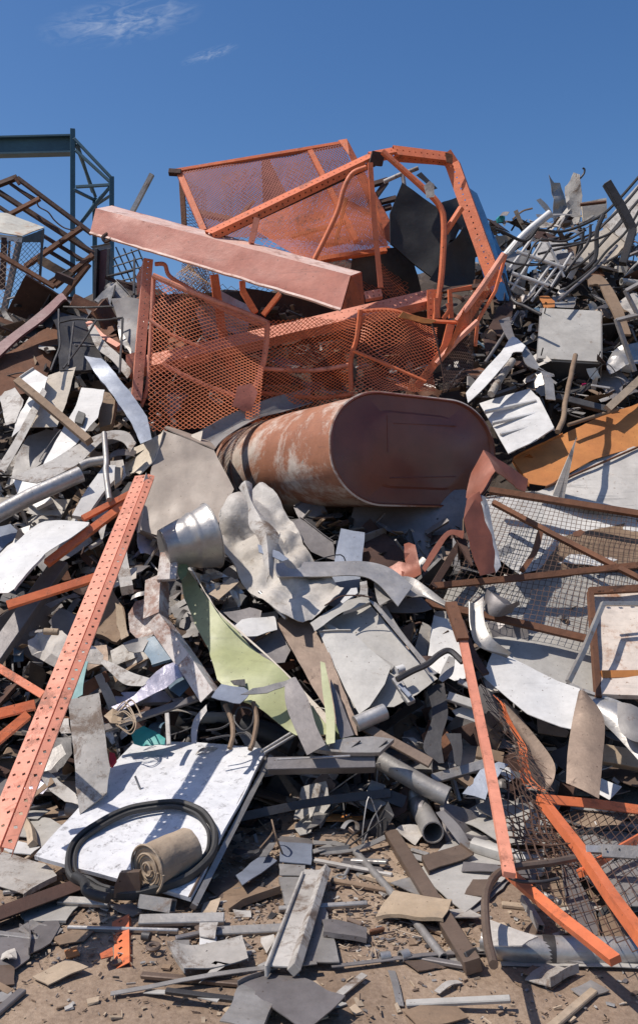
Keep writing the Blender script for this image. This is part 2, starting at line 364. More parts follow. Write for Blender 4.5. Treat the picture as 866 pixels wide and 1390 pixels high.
def net_bm(Q, nu, nv, r=.004, kind='diamond', wob=.03, fr=2.0, seed=0, tear=0.):
    """expanded or welded metal mesh over a warped four-cornered panel, every strand real"""
    bm = bmesh.new(); so = Vector((seed*2.7, seed, 4))
    if kind == 'diamond' and nu < 50: nu = max(3, int(nu*.66)); nv = max(4, int(nv*.85)); r = r*.44
    nn = (Q[1]-Q[0]).cross(Q[3]-Q[0]).normalized()
    def pt(u, v):
        p = Q[0].lerp(Q[1], u).lerp(Q[3].lerp(Q[2], u), v)
        return p + nn*wob*2*noise.noise(p*fr+so) + noise.noise_vector(p*fr*1.7+so)*wob*.7
    def strand(uv):
        pts = [pt(*x) for x in uv]; rings = []
        for i, p in enumerate(pts):
            t = pts[min(i+1, len(pts)-1)]-pts[max(i-1, 0)]
            if t.length < 1e-6: t = Vector((1, 0, 0))
            s = t.cross(nn).normalized(); rings.append([bm.verts.new(p+s*r), bm.verts.new(p-s*r), bm.verts.new(p+nn*r*1.3)])
        for i in range(len(rings)-1):
            for j in range(3): bm.faces.new((rings[i][j], rings[i][(j+1) % 3], rings[i+1][(j+1) % 3], rings[i+1][j]))
    R_ = random.Random(seed)
    if kind == 'diamond':
        for sgn in (1, -1):
            for k in range(-nv, nu):
                uv = []
                for j in range(nv+1):
                    u = k+j if sgn == 1 else k+nv-j
                    if 0 <= u <= nu: uv.append((u/nu, j/nv))
                if len(uv) > 1 and R_.random() >= tear: strand(uv)
            if sgn == 1: pass
    else:
        for k in range(nu+1):
            if R_.random() >= tear: strand([(k/nu, j/nv) for j in range(nv+1)])
        for k in range(nv+1):
            if R_.random() >= tear: strand([(j/nu, k/nv) for j in range(nu+1)])
    return bm
# ------------------------------------------------------------------ one-line builders
sd_ = [0]
def SH(label, name, cat, cr, pts, m, d=.12, tx=0., ty=0., thick=.004, dent=.012, crumple=0., parent=None, Y=None, cell=.07, group=None, fr=2.2, cf=1.):
    sd_[0] += 1
    o = finish(sheet_bm(pts3(cr, pts, d, tx, ty, Y), thick, dent, fr, crumple, cell, sd_[0], cf), name, m, parent, True, 25 if cf == 1 else 50)
    return tag(o, label, cat, group) if label else o
def ST(label, name, cat, cr, A, B, m, d=.15, tx=0., ty=0., thick=.003, dent=.004, parent=None, Y=None, group=None, bow=0., nsub=5):
    sd_[0] += 1; n = len(A); q = pts3(cr, list(A)+list(B), d, tx, ty, Y)
    o = finish(strip_bm(q[:n], q[n:], thick, nsub, dent, sd_[0], 4, bow), name, m, parent, True, 40)
    return tag(o, label, cat, group) if label else o
def wid(cr, pts, w, Y=None):
    P = [PX(cr, p) for p in pts]; y = Y or sum(depth(*p) for p in P)/len(P); return w*CR[cr][2]*y/F
def TB(label, name, cat, cr, pts, w, m, d=.15, tx=0., ty=0., sides=10, hollow=False, smooth=True, parent=None, Y=None, group=None, flat=1., r2=None, wob=0.):
    r = wid(cr, pts, w, Y)/2
    if r2: r2 = wid(cr, pts, r2, Y)/2
    o = finish(tube_bm(pts3(cr, pts, d, tx, ty, Y), r, sides, hollow, smooth, 6, r2, flat, None, wob), name, m, parent, True, 40)
    return tag(o, label, cat, group) if label else o
def BX(label, name, cat, cr, p0, p1, w, m, d=.15, dep=None, nrm=(0,-.8,.6), parent=None, Y=None, group=None, kind='box'):
    a, b = pts3(cr, [p0, p1], d, Y=Y); wd = wid(cr, [p0, p1], w, Y); n = Vector(nrm)
    if kind == 'box': bm = box_bm(a, b, wd, dep or wd*.6, n)
    elif kind == 'angle': bm = angle_bm(a, b, wd, n)
    else: bm = perf_bm(a, b, wd, dep or wd*.6, n, pitch=max(.03, wd*.5), hole=max(.005, wd*.085))
    o = finish(bm, name, m, parent)
    return tag(o, label, cat, group) if label else o
# ================================================================== the setting
def ground():
    bm = bmesh.new(); xs = [-400,-60,-20]+[-8+i*.16 for i in range(101)]+[20,60,400]; ys = [-60,-8,0]+[1.5+i*.12 for i in range(48)]+[9,14,30,80,600]
    V = [[bm.verts.new((x, y, (.012*noise.noise(Vector((x*2.5, y*2.5, 0)))+.006*noise.noise(Vector((x*9, y*9, 3)))) if abs(x) < 9 and 0 < y < 8 else 0)) for x in xs] for y in ys]
    for i in range(len(ys)-1):
        for j in range(len(xs)-1): bm.faces.new((V[i][j], V[i][j+1], V[i+1][j+1], V[i+1][j]))
    return tag(finish(bm, 'ground', 'ground', None, True, 60), kind='structure')
ground()
def mound_h(x, y):
    q = Vector((x*.9, y*.9, 0))
    h = (y-FOOT-.48)*SL
    top = 3.0+.35*max(0, x)+.45*math.exp(-((x+1.9)/.7)**2)+.75*math.exp(-((x-.2)/1.3)**2)+.35*noise.noise(Vector((x*.5, 3, 1)))
    if y > 9.0: h = min(h, top) - (y-9.0)*.5
    h = min(h, top)
    h -= .75*math.exp(-((x+.35)/.75)**2-((y-6.6)/.75)**2)
    h += .22*noise.noise(q*1.5)+.10*noise.noise(q*4)+.04*noise.noise(q*10)
    return h
def mound():
    bm = bmesh.new(); nx, ny = 170, 90
    V = [[None]*nx for _ in range(ny)]
    for i in range(ny):
        for j in range(nx):
            x = -9+18*j/(nx-1); y = 4.1+12*i/(ny-1); side = max(0, abs(x)-7)*1.6
            V[i][j] = bm.verts.new((x, y, max(-.15, mound_h(x, y)-side)))
    for i in range(ny-1):
        for j in range(nx-1): bm.faces.new((V[i][j], V[i][j+1], V[i+1][j+1], V[i+1][j]))
    return tag(finish(bm, 'terrain', 'mound'), kind='structure')
mound()

# ================================================================== far structure: blue steel frame
Yb = 16.0
bf = thing('steel_gantry', 'dark blue steel gantry with long girder and lattice column standing behind the heap at left', 'gantry', (W(99, 250, Yb).x, Yb, 0))
def gx(p, q, w, nm='brace', dy=(0, 0), kind='box'):
    a = W(*p, Yb+dy[0]); b = W(*q, Yb+dy[1])
    finish(box_bm(a, b, w, w, Vector((.3, -1, .1)), .004), nm, 'steelb', bf)
def girder():
    a = W(-260, 203, Yb); b = W(97, 194, Yb); bm = bmesh.new(); h = .30
    for dz, hh, dd in ((h/2, .03, .22), (-h/2, .03, .22), (0, h, .02)):
        box_bm(a+Vector((0, (0.22-dd)/2*1, dz)), b+Vector((0, (0.22-dd)/2, dz)), hh, dd, Vector((0, -1, 0)), 0, bm)
    finish(bm, 'girder', 'steelb', bf)
girder()
def post(px, ytop, dy):
    a = W(px, ytop, Yb+dy); finish(box_bm(Vector((a.x, a.y, 0)), a, .085, .085, Vector((.2, -1, 0)), .004), 'column', 'steelb', bf)
post(99, 174, 0); post(152, 239, 0); post(129, 268, 1.0)
for p, q, dy in (((101,187),(152,241),(0,0)), ((103,203),(151,247),(0,0)), ((103,253),(151,250),(0,0)), ((101,188),(131,268),(0,1)), ((106,195),(127,262),(0,1)),
    ((103,257),(129,270),(0,1)), ((151,250),(129,274),(0,1)), ((148,255),(104,310),(0,.4)), ((129,276),(103,312),(1,0)), ((152,262),(131,276),(0,1)),
    ((101,320),(130,345),(0,1)), ((129,345),(152,320),(1,0)), ((103,352),(151,350),(0,0))):
    gx(p, q, .05, 'brace', dy)

# ================================================================== top left of the heap
YR = 9.9
rf = thing('rusty_rack_frame', 'rust brown rack frame of long parallel rails leaning against the sky at upper left', 'rack frame', W(40, 420, YR))
for p, q, wd in (((-20,297),(70,262),18), ((70,265),(360,482),15), ((40,285),(135,352),10), ((-10,315),(370,562),17), ((-10,372),(60,418),12), ((-10,400),(30,425),9), ((170,490),(330,590),12), ((175,540),(310,622),12), ((150,352),(60,300),8)):
    TB(None, 'rail', None, 'a', [p, q], wd, 'rustd', 0, sides=4, parent=rf, Y=YR)
for p, q, wd in (((40,408),(158,345),15), ((100,612),(320,460),17), ((215,690),(368,566),18), ((245,735),(350,600),20), ((60,262),(78,290),10), ((200,680),(240,640),14)):
    TB(None, 'crossbar', None, 'a', [p, q], wd, 'rust', 0, sides=4, parent=rf, Y=YR-.08)
SH(None, 'gusset_plate', None, 'a', [(150,565),(185,580),(290,640),(262,660),(150,600)], 'wood', 0, parent=rf, Y=YR-.2)
TB('wavy rusty wire sagging inside the rack frame at upper left', 'bent_wire', 'wire', 'a', [(145,355),(155,378),(190,398),(215,430),(250,458),(290,470)], 6, 'rustd', 0, Y=YR-.15, sides=6)
r2 = thing('dark_bar_grille', 'thin dark bar grille seen through under the left end of the pink beam', 'grille', W(175, 400, 9.4))
for i in range(5): TB(None, 'bar', None, 'a', [(425+i*30, 530+i*5), (500+i*28, 690+i*6)], 6, 'dark', 0, parent=r2, Y=9.4, sides=6)
for i in range(4): TB(None, 'cross_bar', None, 'a', [(420, 590+i*30), (560, 540+i*36)], 6, 'dark', 0, parent=r2, Y=9.36, sides=6)
cg = thing('rusty_mesh_cage', 'rusty mesh cage with rust flecked white lid at the far left', 'cage', W(25, 440, 8.7))
q = [W(-30,300,8.7), W(10,291,9.2), W(61,310,9.1), W(31,321,8.6)]
finish(sheet_bm([W(-40,312,8.6), W(-30,288,9.2), W(10,290,9.2), W(61,310,9.1), W(31,321,8.55), W(0,316,8.55)], .01, .004), 'lid', mat('rusted_white_lid', (.60,.58,.50), (.52,.46,.36), .5, 0, (.40,.17,.05), .55, 4, .3, .4, 9), cg, True)
finish(sheet_bm([W(-40,313,8.62), W(31,322,8.57), W(30,329,8.57), W(-40,321,8.62)], .004, 0), 'rim', 'white', cg)
finish(sheet_bm([W(31,322,8.57), W(61,311,9.1), W(60,329,9.1), W(30,329,8.57)], .004, 0), 'rim', 'dark', cg)
finish(net_bm([W(-40,325,8.6), W(26,325,8.55), W(8,430,8.3), W(-50,430,8.3)], 12, 16, .006, 'diamond', .02, seed=3), 'front_mesh', 'netr', cg)
finish(net_bm([W(29,325,8.57), W(60,320,9.1), W(50,430,8.8), W(10,432,8.3)], 9, 18, .006, 'diamond', .02, seed=4), 'side_mesh', 'netr', cg)
for p, q, wd, m in (((82,495),(12,810),20,'mauve'), ((170,470),(150,790),9,'dark'), ((20,500),(10,700),20,'rustd'), ((40,500),(35,600),8,'dark')):
    TB(None, 'post', None, 'a', [p, q], wd, m, 0, sides=4, parent=cg, Y=8.6)
TB('long rust brown rail slanting across the mesh cage at the far left', 'rusty_rail', 'rail', 'a', [(-30,548),(215,692)], 16, 'rust', 0, sides=4, Y=8.2)
ST('dull maroon curved beam sweeping down to the left edge', 'curved_beam', 'beam', 'a', [(-40,950),(90,850),(180,780),(240,725),(262,738)], [(-40,1010),(90,890),(190,815),(250,752),(268,750)], 'maroon', .35, tx=.2, thick=.02)
SH('rust brown dished plate in shade beneath the maroon curved beam', 'dished_plate', 'sheet metal', 'a', [(-20,985),(110,900),(225,820),(235,900),(200,1000),(170,1100),(-20,1150)], 'rust', .1, tx=-.3, dent=.05, fr=1)
po = thing('dark_steel_post', 'dark maroon H section post standing under the left end of the pink beam', 'post', W(139, 420, 8.5))
BX(None, 'web', None, 'z', (139,338), (136,418), 15, 'maroon', dep=.02, parent=po, Y=8.5)
BX(None, 'flange', None, 'z', (131,337), (128,420), 4, 'dark', dep=.12, parent=po, Y=8.42); BX(None, 'flange', None, 'z', (148,337), (144,420), 4, 'dark', dep=.12, parent=po, Y=8.42)
SH(None, 'cap_plate', None, 'z', [(124,336),(150,330),(153,337),(130,341)], 'grey', 0, parent=po, Y=8.35)
SH('dark grey louvred sheet standing below the wire frame at left', 'louvred_sheet', 'sheet metal', 'a', [(195,788),(335,802),(415,1000),(400,1030),(235,1030),(225,860)], 'dark', .25, tx=-.4, dent=.03)
wf = thing('black_wire_frame', 'thin black rod frame drooping over the louvred sheet at left', 'wire frame', W(120, 480, 7.6))
for pts in ([(230,832),(300,818),(400,822),(484,812)], [(482,815),(478,900),(470,1030)], [(232,780),(232,850),(236,920),(215,980),(200,1020)], [(250,770),(340,772),(440,768)], [(290,830),(270,1000)], [(380,820),(330,900),(250,1010)], [(420,650),(470,640),(528,625)], [(528,580),(526,720)]):
    TB(None, 'rod', None, 'a', pts, 9, 'dark', .5, parent=wf, sides=6)
SH('grey curved sheet with pale rim beside the foot of the orange frame at left', 'curved_sheet', 'sheet metal', 'a', [(438,745),(500,738),(562,745),(558,880),(545,1010),(470,850)], 'grey', .3, tx=-.2, dent=.04)
ST('pale bowed trim strip arching just left of the orange frame', 'trim_strip', 'strip', 'a', [(345,850),(380,930),(440,980),(500,1050)], [(365,835),(410,905),(465,955),(520,1020)], 'whited', .3)
TB('salmon rail slanting beside the pale bowed trim at left', 'painted_rail', 'rail', 'a', [(350,835),(400,890),(470,930)], 22, 'salmon', .25, sides=4, smooth=False)
TB('pale steel lance pointing up to the sky behind the pink beam', 'steel_lance', 'bar', 'a', [(597,250),(508,420)], 17, 'galv', 0, sides=4, Y=9.3)
SH('pale crumpled sheet caught behind the rod frame at left', 'crumpled_sheet', 'sheet metal', 'a', [(450,800),(480,790),(530,880),(520,960),(470,900)], 'alu', .3, tx=.4, crumple=.02)
SH('small rusty mesh scrap hanging beside the salmon rail at left', 'mesh_scrap', 'mesh', 'a', [(390,850),(440,840),(480,930),(430,950)], 'rust', .15, tx=.2, crumple=.02)

# ================================================================== orange racking cages on top
def zt(t, nm, pts, wd, m='orange', Y=7.2, sides=4, smooth=False, cr='z', flat=1.):
    return TB(None, nm, None, cr, pts, wd, m, 0, sides=sides, smooth=smooth, parent=t, Y=Y, flat=flat)
def deepen(p, Y): return W(p[0], p[1], Y)
# upper cage
uc = thing('upper_mesh_cage', 'tilted mesh cage with orange netting coloured mauve for shade, topmost of the orange pile', 'cage', W(380, 330, 8.0))
def seg(t, nm, a, b, w, m='orange', dep=None, nrm=(0,-1,.4)):
    return finish(box_bm(W(*a), W(*b), w, dep or w, Vector(nrm), .003), nm, m, t)
seg(uc, 'top_rail', (230,232,7.9), (469,192,8.3), .035, 'orange', .05)
seg(uc, 'bracket', (229,231,7.88), (246,232,7.88), .05, 'rustd')
seg(uc, 'post', (244,234,7.9), (277,312,7.6), .055); seg(uc, 'post', (246,236,8.5), (250,305,8.4), .05, 'rust'); seg(uc, 'post', (421,203,8.2), (484,325,7.8), .05)
finish(sheet_bm([W(459,192,8.3), W(470,190,8.3), W(528,300,8.1), W(530,332,8.1), W(515,318,8.05), W(474,212,8.2)], .012, .006), 'side_plate', 'orange', uc)
finish(net_bm([W(247,234,7.92), W(464,196,8.28), W(528,334,7.95), W(285,318,7.6)], 56, 29, .0050, 'diamond', .012, seed=1), 'front_mesh', 'netp', uc)
finish(net_bm([W(300,240,8.9), W(470,215,9.0), W(530,330,8.9), W(300,330,8.7)], 40, 22, .005, 'diamond', .06, seed=8), 'back_mesh', 'netb', uc)
finish(net_bm([W(250,240,8.6), W(280,250,8.7), W(300,340,8.4), W(252,320,8.4)], 8, 20, .006, 'diamond', .08, seed=9), 'side_mesh', 'netb', uc)
seg(uc, 'rail', (262,285,8.2), (330,300,8.2), .05, 'netb'); seg(uc, 'rail', (325,292,8.2), (345,272,8.2), .03, 'netb')
seg(uc, 'rail', (465,270,8.05), (505,290,8.05), .035, 'orange'); seg(uc, 'bottom_rail', (425,351,7.6), (530,336,7.95), .04, 'orange')
finish(sheet_bm([W(355,218,8.8), W(364,213,8.8), W(390,265,8.8), W(357,275,8.8)], .006, .01), 'gusset', 'rust', uc)
# lower half of the same netting, in front
lc = thing('orange_mesh_basket', 'bright orange mesh basket under the diagonal perforated channel', 'cage', W(430, 350, 7.5))
finish(net_bm([W(330,300,7.5), W(500,225,7.6), W(525,335,7.6), W(420,358,7.35)], 50, 32, .0030, 'diamond', .03, seed=2), 'front_mesh', 'net', lc)
finish(net_bm([W(350,310,8.2), W(520,300,8.3), W(560,400,7.9), W(420,400,7.7)], 30, 22, .005, 'diamond', .07, seed=5), 'back_mesh', 'net', lc)
finish(net_bm([W(520,330,7.9), W(545,340,8.1), W(548,420,7.8), W(510,400,7.6)], 8, 18, .005, 'diamond', .05, seed=6), 'side_mesh', 'net', lc)
seg(lc, 'rail', (430,352,7.5), (525,338,7.7), .04); seg(lc, 'rail', (470,268,7.6), (455,330,7.6), .03, 'netb'); seg(lc, 'rail', (395,320,7.7), (470,300,7.7), .03, 'rust')
seg(lc, 'slat', (400,300,8), (440,288,8), .05, 'lav'); seg(lc, 'slat', (440,330,8), (475,322,8), .05, 'whited'); seg(lc, 'slat', (405,308,8), (425,320,8), .05, 'lav')
# bent perforated channel over the top
arch = thing('bent_perforated_upright', 'bright orange perforated upright bent into an arch over the black cabinet', 'rack upright', W(500, 300, 7.3))
for a, b, w_, n_ in (((283,315,6.75),(508,208,7.35),.115,(-.2,-.6,.9)), ((503,209,7.35),(535,203,7.45),.08,(0,-.8,.7)), ((535,203,7.45),(608,212,7.6),.11,(0,-.9,.5)), ((604,208,7.6),(616,226,7.6),.11,(-.4,-.9,.3)), ((613,222,7.6),(672,386,7.3),.12,(-.45,-.9,.1))):
    finish(perf_bm(W(*a), W(*b), w_, .06, Vector(n_), .055, 1, .0085), 'channel', 'orange', arch)
finish(box_bm(W(300,318,6.8), W(508,222,7.4), .05, .05, Vector((0,-1,-.4)), 0), 'flange', 'rustd', arch)
finish(box_bm(W(535,214,7.55), W(604,219,7.65), .035, .05, Vector((0,-1,0)), 0), 'flange', 'orange', arch)
finish(sheet_bm([W(505,205,7.25), W(522,208,7.3), W(518,226,7.3), W(500,224,7.25)], .02, .01), 'crushed_joint', 'rustd', arch)
finish(sheet_bm([W(604,207,7.5), W(614,210,7.5), W(614,222,7.5), W(606,220,7.5)], .012, .01), 'crushed_joint', 'rust', arch)
bt = thing('bent_brace_tube', 'orange tube kinked in front of the black cabinet', 'tube', W(590, 440, 7.2))
zt(bt, 'tube', [(519,206),(575,256),(596,279),(602,300),(601,345),(597,392),(590,437)], 8.5, 'orange', 7.2, 8, True)
bt2 = thing('short_brace_tube', 'short orange tube joining the arch to the kinked tube', 'tube', W(605, 314, 7.1)); zt(bt2, 'tube', [(626,282),(604,316)], 9, 'orange', 7.25, 8)
TB('upright orange flat bar hanging from the top of the arch', 'hanging_bar', 'bar', 'c', [(50,92),(62,260),(82,472)], 15, 'orange', 0, sides=4, Y=7.05, flat=.5)
TB('orange tube curving down from the arch towards the pink beam', 'curved_tube', 'tube', 'b', [(800,165),(745,190),(712,250),(690,330),(650,420),(595,530)], 20, 'orange', 0, Y=7.0)
TB('short orange strut under the diagonal channel above the pink beam', 'short_strut', 'strut', 'b', [(372,365),(350,462)], 22, 'salmon', 0, sides=4, Y=6.7)
# pink box beam: ends, top and front
pb = thing('pink_box_beam', 'massive faded pink box beam with chipped top lightened as sunlit lying across the orange cages', 'beam', W(320, 400, 6.5))
def pinkbeam():
    # eight corners: left end far, right end near
    FT0, FB0, BT0 = W(131,283,7.05), W(123,316,7.0), W(152,279,7.35)
    FT1, FB1, BT1 = W(476,374,6.2), W(463,420,6.15), W(490,369,6.42)
    BB0 = FB0+(BT0-FT0); BB1 = W(494,412,6.40)
    def grid(A, B, C_, D_, nm, m, nu=34, nv=6, am=.006):
        bm = bmesh.new(); V = []
        for i in range(nu+1):
            r = []
            for j in range(nv+1):
                p = A.lerp(B, i/nu).lerp(D_.lerp(C_, i/nu), j/nv); edge = 0 if 0 < j < nv and 0 < i < nu else 1
                if not edge: p = p+noise.noise_vector(p*3)*am*2
                elif 0 < i < nu: p = p+noise.noise_vector(p*5)*am*.8
                r.append(bm.verts.new(p))
            V.append(r)
        for i in range(nu):
            for j in range(nv): bm.faces.new((V[i][j], V[i+1][j], V[i+1][j+1], V[i][j+1]))
        bmesh.ops.recalc_face_normals(bm, faces=bm.faces[:]); bmesh.ops.solidify(bm, geom=bm.faces[:], thickness=.004)
        finish(bm, nm, m, pb, True, 40)
    grid(FT0, FT1, FB1, FB0, 'front_face', 'pink'); grid(BT0, BT1, FT1, FT0, 'top_face', 'pinkpale'); grid(FB0, FB1, BB1, BB0, 'bottom_face', 'pink'); grid(BB0, BB1, BT1, BT0, 'back_face', 'pink')
    ins = (FT1-FT0).normalized()*.01
    bm = bmesh.new(); e = [FT1+ins*.5, BT1+ins*.5, BB1+ins*.5, FB1+ins*.5]; bm.faces.new([bm.verts.new(x) for x in e]); bmesh.ops.solidify(bm, geom=bm.faces[:], thickness=.006)
    finish(bm, 'end_plate', 'orange', pb)
    bm = bmesh.new(); e = [FT0+ins*2, BT0+ins*2, BB0+ins*2, FB0+ins*2]; bm.faces.new([bm.verts.new(x) for x in e]); bmesh.ops.solidify(bm, geom=bm.faces[:], thickness=.006); finish(bm, 'end_plate', 'pink', pb)
    # pale lower lip and torn edge
    bm = bmesh.new(); bm2 = tube_bm([FB0.lerp(FB1, k/30)+noise.noise_vector(Vector((k*.7, 1, 2)))*.006 for k in range(31)], .009, 4, False, False, bm=bm); finish(bm, 'lower_lip', 'pinkpale', pb)
    tube = tube_bm([W(270,350,6.65), W(290,361,6.6), W(302,362,6.57)], .004, 5); finish(tube, 'weld_scar', 'rust', pb)
    hk = [W(146,317,6.95), W(140,322,6.93), W(144,328,6.93), W(152,324,6.92)]; finish(tube_bm(hk, .014, 6), 'hook', 'rustd', pb)
pinkbeam()
# frame below the beam
fb = thing('orange_frame_post', 'tall salmon perforated post at the left end of the cages', 'post', W(186, 543, 6.9))
finish(perf_bm(W(202,351,7.0), W(186,543,6.7), .075, .06, Vector((.35,-1,.1)), .05, 1, .006, side_holes=True), 'channel', 'salmon', fb)
finish(sheet_bm([W(187,375,7.1), W(197,352,7.1), W(199,385,7.1), W(188,400,7.1)], .004, .01), 'torn_flap', 'salmon', fb)
xb = thing('perforated_crossbeam', 'long salmon perforated crossbeam running through the cages', 'beam', W(380, 450, 7.1))
finish(perf_bm(W(173,496,6.95), W(592,398,7.35), .14, .09, Vector((-.1,-.75,.65)), .06, 2, .007), 'channel', 'salmon', xb)
finish(sheet_bm([W(172,482,6.9), W(186,478,6.9), W(188,508,6.9), W(172,514,6.9)], .01, .006), 'end_plate', 'salmon', xb)
finish(perf_bm(W(495,401,7.2), W(518,397,7.2), .07, .05, Vector((0,-1,.3)), .045, 2, .007), 'hook_plate', 'salmon', xb)
vp = thing('short_perforated_post', 'short orange perforated post under the right end of the crossbeam', 'post', W(590, 440, 7.3))
finish(perf_bm(W(588,393,7.25), W(589,432,7.25), .10, .05, Vector((0,-1,.1)), .045, 2, .007), 'channel', 'orange', vp)
TB('curled orange flap sticking up beside the short perforated post', 'curled_flap', 'strip', 'c', [(285,520),(290,540),(272,568)], 14, 'orange', 0, Y=7.0, sides=6, flat=.4)
# gate panel hanging on the left
g1 = thing('mesh_gate', 'salmon mesh gate with tube frame hanging below the pink beam', 'mesh gate', W(270, 580, 6.7))
zt(g1, 'frame', [(208,374),(250,392),(330,424),(358,436),(363,445),(358,490),(345,530)], 8, 'salmon', 6.75, 8, True)
zt(g1, 'frame', [(209,376),(206,440),(201,520),(192,552)], 6, 'salmon', 6.8, 8, True)
zt(g1, 'brace', [(203,434),(235,455),(283,475)], 5, 'salmon', 6.74, 8, True); zt(g1, 'brace', [(220,494),(270,519),(322,539)], 7, 'salmon', 6.72, 8, True)
finish(net_bm([W(209,377,6.8), W(361,440,6.7), W(352,575,6.55), W(200,585,6.6)], 30, 40, .0058, 'diamond', .025, seed=11), 'mesh', 'nets', g1)
SH(None, 'corner_plate', None, 'd', [(585,560),(640,550),(665,585),(640,655),(610,660),(565,640)], 'pink', 0, parent=g1, Y=6.55)
g1b = thing('back_mesh_panel', 'mesh panel deep inside the left cage, coloured dark brown for shade', 'mesh', W(280, 560, 7.9))
finish(net_bm([W(200,380,7.9), W(400,390,8.0), W(400,560,7.5), W(200,580,7.4)], 26, 26, .005, 'diamond', .10, seed=12), 'mesh', 'netr', g1b)  # darker mesh colour keeps the cage interior looking shaded
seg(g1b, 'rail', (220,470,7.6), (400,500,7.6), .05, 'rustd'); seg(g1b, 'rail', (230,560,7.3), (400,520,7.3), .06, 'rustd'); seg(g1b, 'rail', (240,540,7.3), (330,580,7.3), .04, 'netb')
TB('orange inner post behind the hanging mesh gate', 'inner_post', 'post', 'z', [(291,374),(300,440),(320,536)], 11, 'orange', 0, sides=4, Y=7.2, smooth=False)
TB('salmon tube arching behind the top of the hanging gate', 'arched_tube', 'tube', 'd', [(262,82),(300,85),(320,130),(400,180),(500,245),(600,290),(700,330)], 17, 'salmon', 0, Y=7.05)
k1 = thing('bent_orange_strut', 'kinked orange strut below the middle of the pink beam', 'strut', W(340, 425, 7.2)); zt(k1, 'strut', [(329,382),(330,396),(347,425)], 8, 'orange', 7.2)
TB('thin orange strut slanting out from under the pink beam', 'orange_strut', 'strut', 'd', [(752,198),(685,282)], 18, 'orange', 0, Y=7.2, sides=4)
# middle mesh
g2 = thing('slack_mesh_panel', 'wide slack mesh panel in the middle between the gate and the bulging basket', 'mesh', W(420, 560, 6.9))
finish(net_bm([W(362,437,6.85), W(484,430,7.0), W(478,545,6.8), W(345,575,6.7)], 30, 32, .0055, 'diamond', .05, seed=13), 'mesh', 'net', g2)
zt(g2, 'rail', [(352,500),(420,503),(479,495)], 6, 'salmon', 6.8, 8, True); zt(g2, 'rail', [(350,533),(430,540),(480,535)], 6, 'orange', 6.85, 8, True)
finish(net_bm([W(360,440,7.6), W(600,430,7.7), W(600,530,7.4), W(350,550,7.3)], 44, 26, .0055, 'diamond', .10, seed=14), 'inner_mesh', 'netr', g2)
zt(g2, 'rail', [(370,470),(470,455)], 6, 'rustd', 7.3)
g3 = thing('bulging_mesh_basket', 'bulging orange mesh basket resting just above the tank', 'mesh basket', W(530, 540, 6.8))
finish(net_bm([W(489,425,6.75), W(592,440,6.85), W(596,532,6.65), W(478,540,6.6)], 24, 30, .0058, 'diamond', .07, fr=2.6, seed=15), 'mesh', 'nets', g3)
zt(g3, 'rail', [(489,421),(484,460),(476,490),(477,530)], 7, 'orange', 6.72, 6, True); zt(g3, 'brace', [(479,476),(530,497),(578,518)], 5, 'orange', 6.6, 6, True)
zt(g3, 'rail', [(487,423),(530,421),(575,434),(620,438)], 6, 'orange', 6.8, 6, True); zt(g3, 'rail', [(611,441),(604,470),(592,490),(566,525)], 10, 'orange', 6.78); zt(g3, 'wire', [(586,440),(594,470),(603,520)], 2.5, 'rustd', 6.55, 5, True)
zt(g3, 'rail', [(592,405),(592,432)], 6, 'orange', 6.9)
SH(None, 'torn_plate', None, 'e', [(395,120),(470,140),(520,148),(500,160),(380,140)], 'ruston', 0, parent=g3, Y=6.7)
g4 = thing('mesh_fin', 'narrow orange mesh fin pointing up at the right of the cages', 'mesh panel', W(620, 520, 6.7))
zt(g4, 'frame', [(684,345),(655,388),(620,436)], 9, 'salmon', 6.75, 8); zt(g4, 'frame', [(648,436),(620,462),(592,494)], 8, 'salmon', 6.7, 8); zt(g4, 'frame', [(686,346),(672,395),(648,436),(645,470)], 5, 'orange', 6.8, 6)
finish(net_bm([W(684,346,6.8), W(676,390,6.85), W(595,492,6.65), W(620,437,6.7)], 12, 34, .0055, 'diamond', .03, seed=16), 'mesh', 'net', g4)
finish(net_bm([W(600,480,6.7), W(648,440,6.85), W(642,505,6.7), W(600,535,6.6)], 14, 16, .0055, 'diamond', .04, seed=17), 'lower_mesh', 'netr', g4)
zt(g4, 'frame', [(612,432),(610,395),(640,390)], 6, 'orange', 7.1); zt(g4, 'frame', [(598,395),(655,388)], 6, 'netr', 7.2)
TB('shaded orange post behind the mesh fin', 'rear_post', 'post', 'z', [(648,380),(640,470)], 9, 'rust', 0, sides=4, Y=7.4)
def nest():   # torn golden netting bundled behind the frame
    t = thing('torn_netting_bundle', 'torn golden brown netting bunched under the pink beam near its left end', 'netting', W(260, 400, 7.5))
    for i in range(3): finish(net_bm([W(245+i*8,345+i*4,7.5+i*.1), W(300,350,7.6), W(285,425,7.5), W(245,415,7.4)], 14, 18, .005, 'diamond', .14, 3, 20+i), 'layer', 'netb', t)
nest()

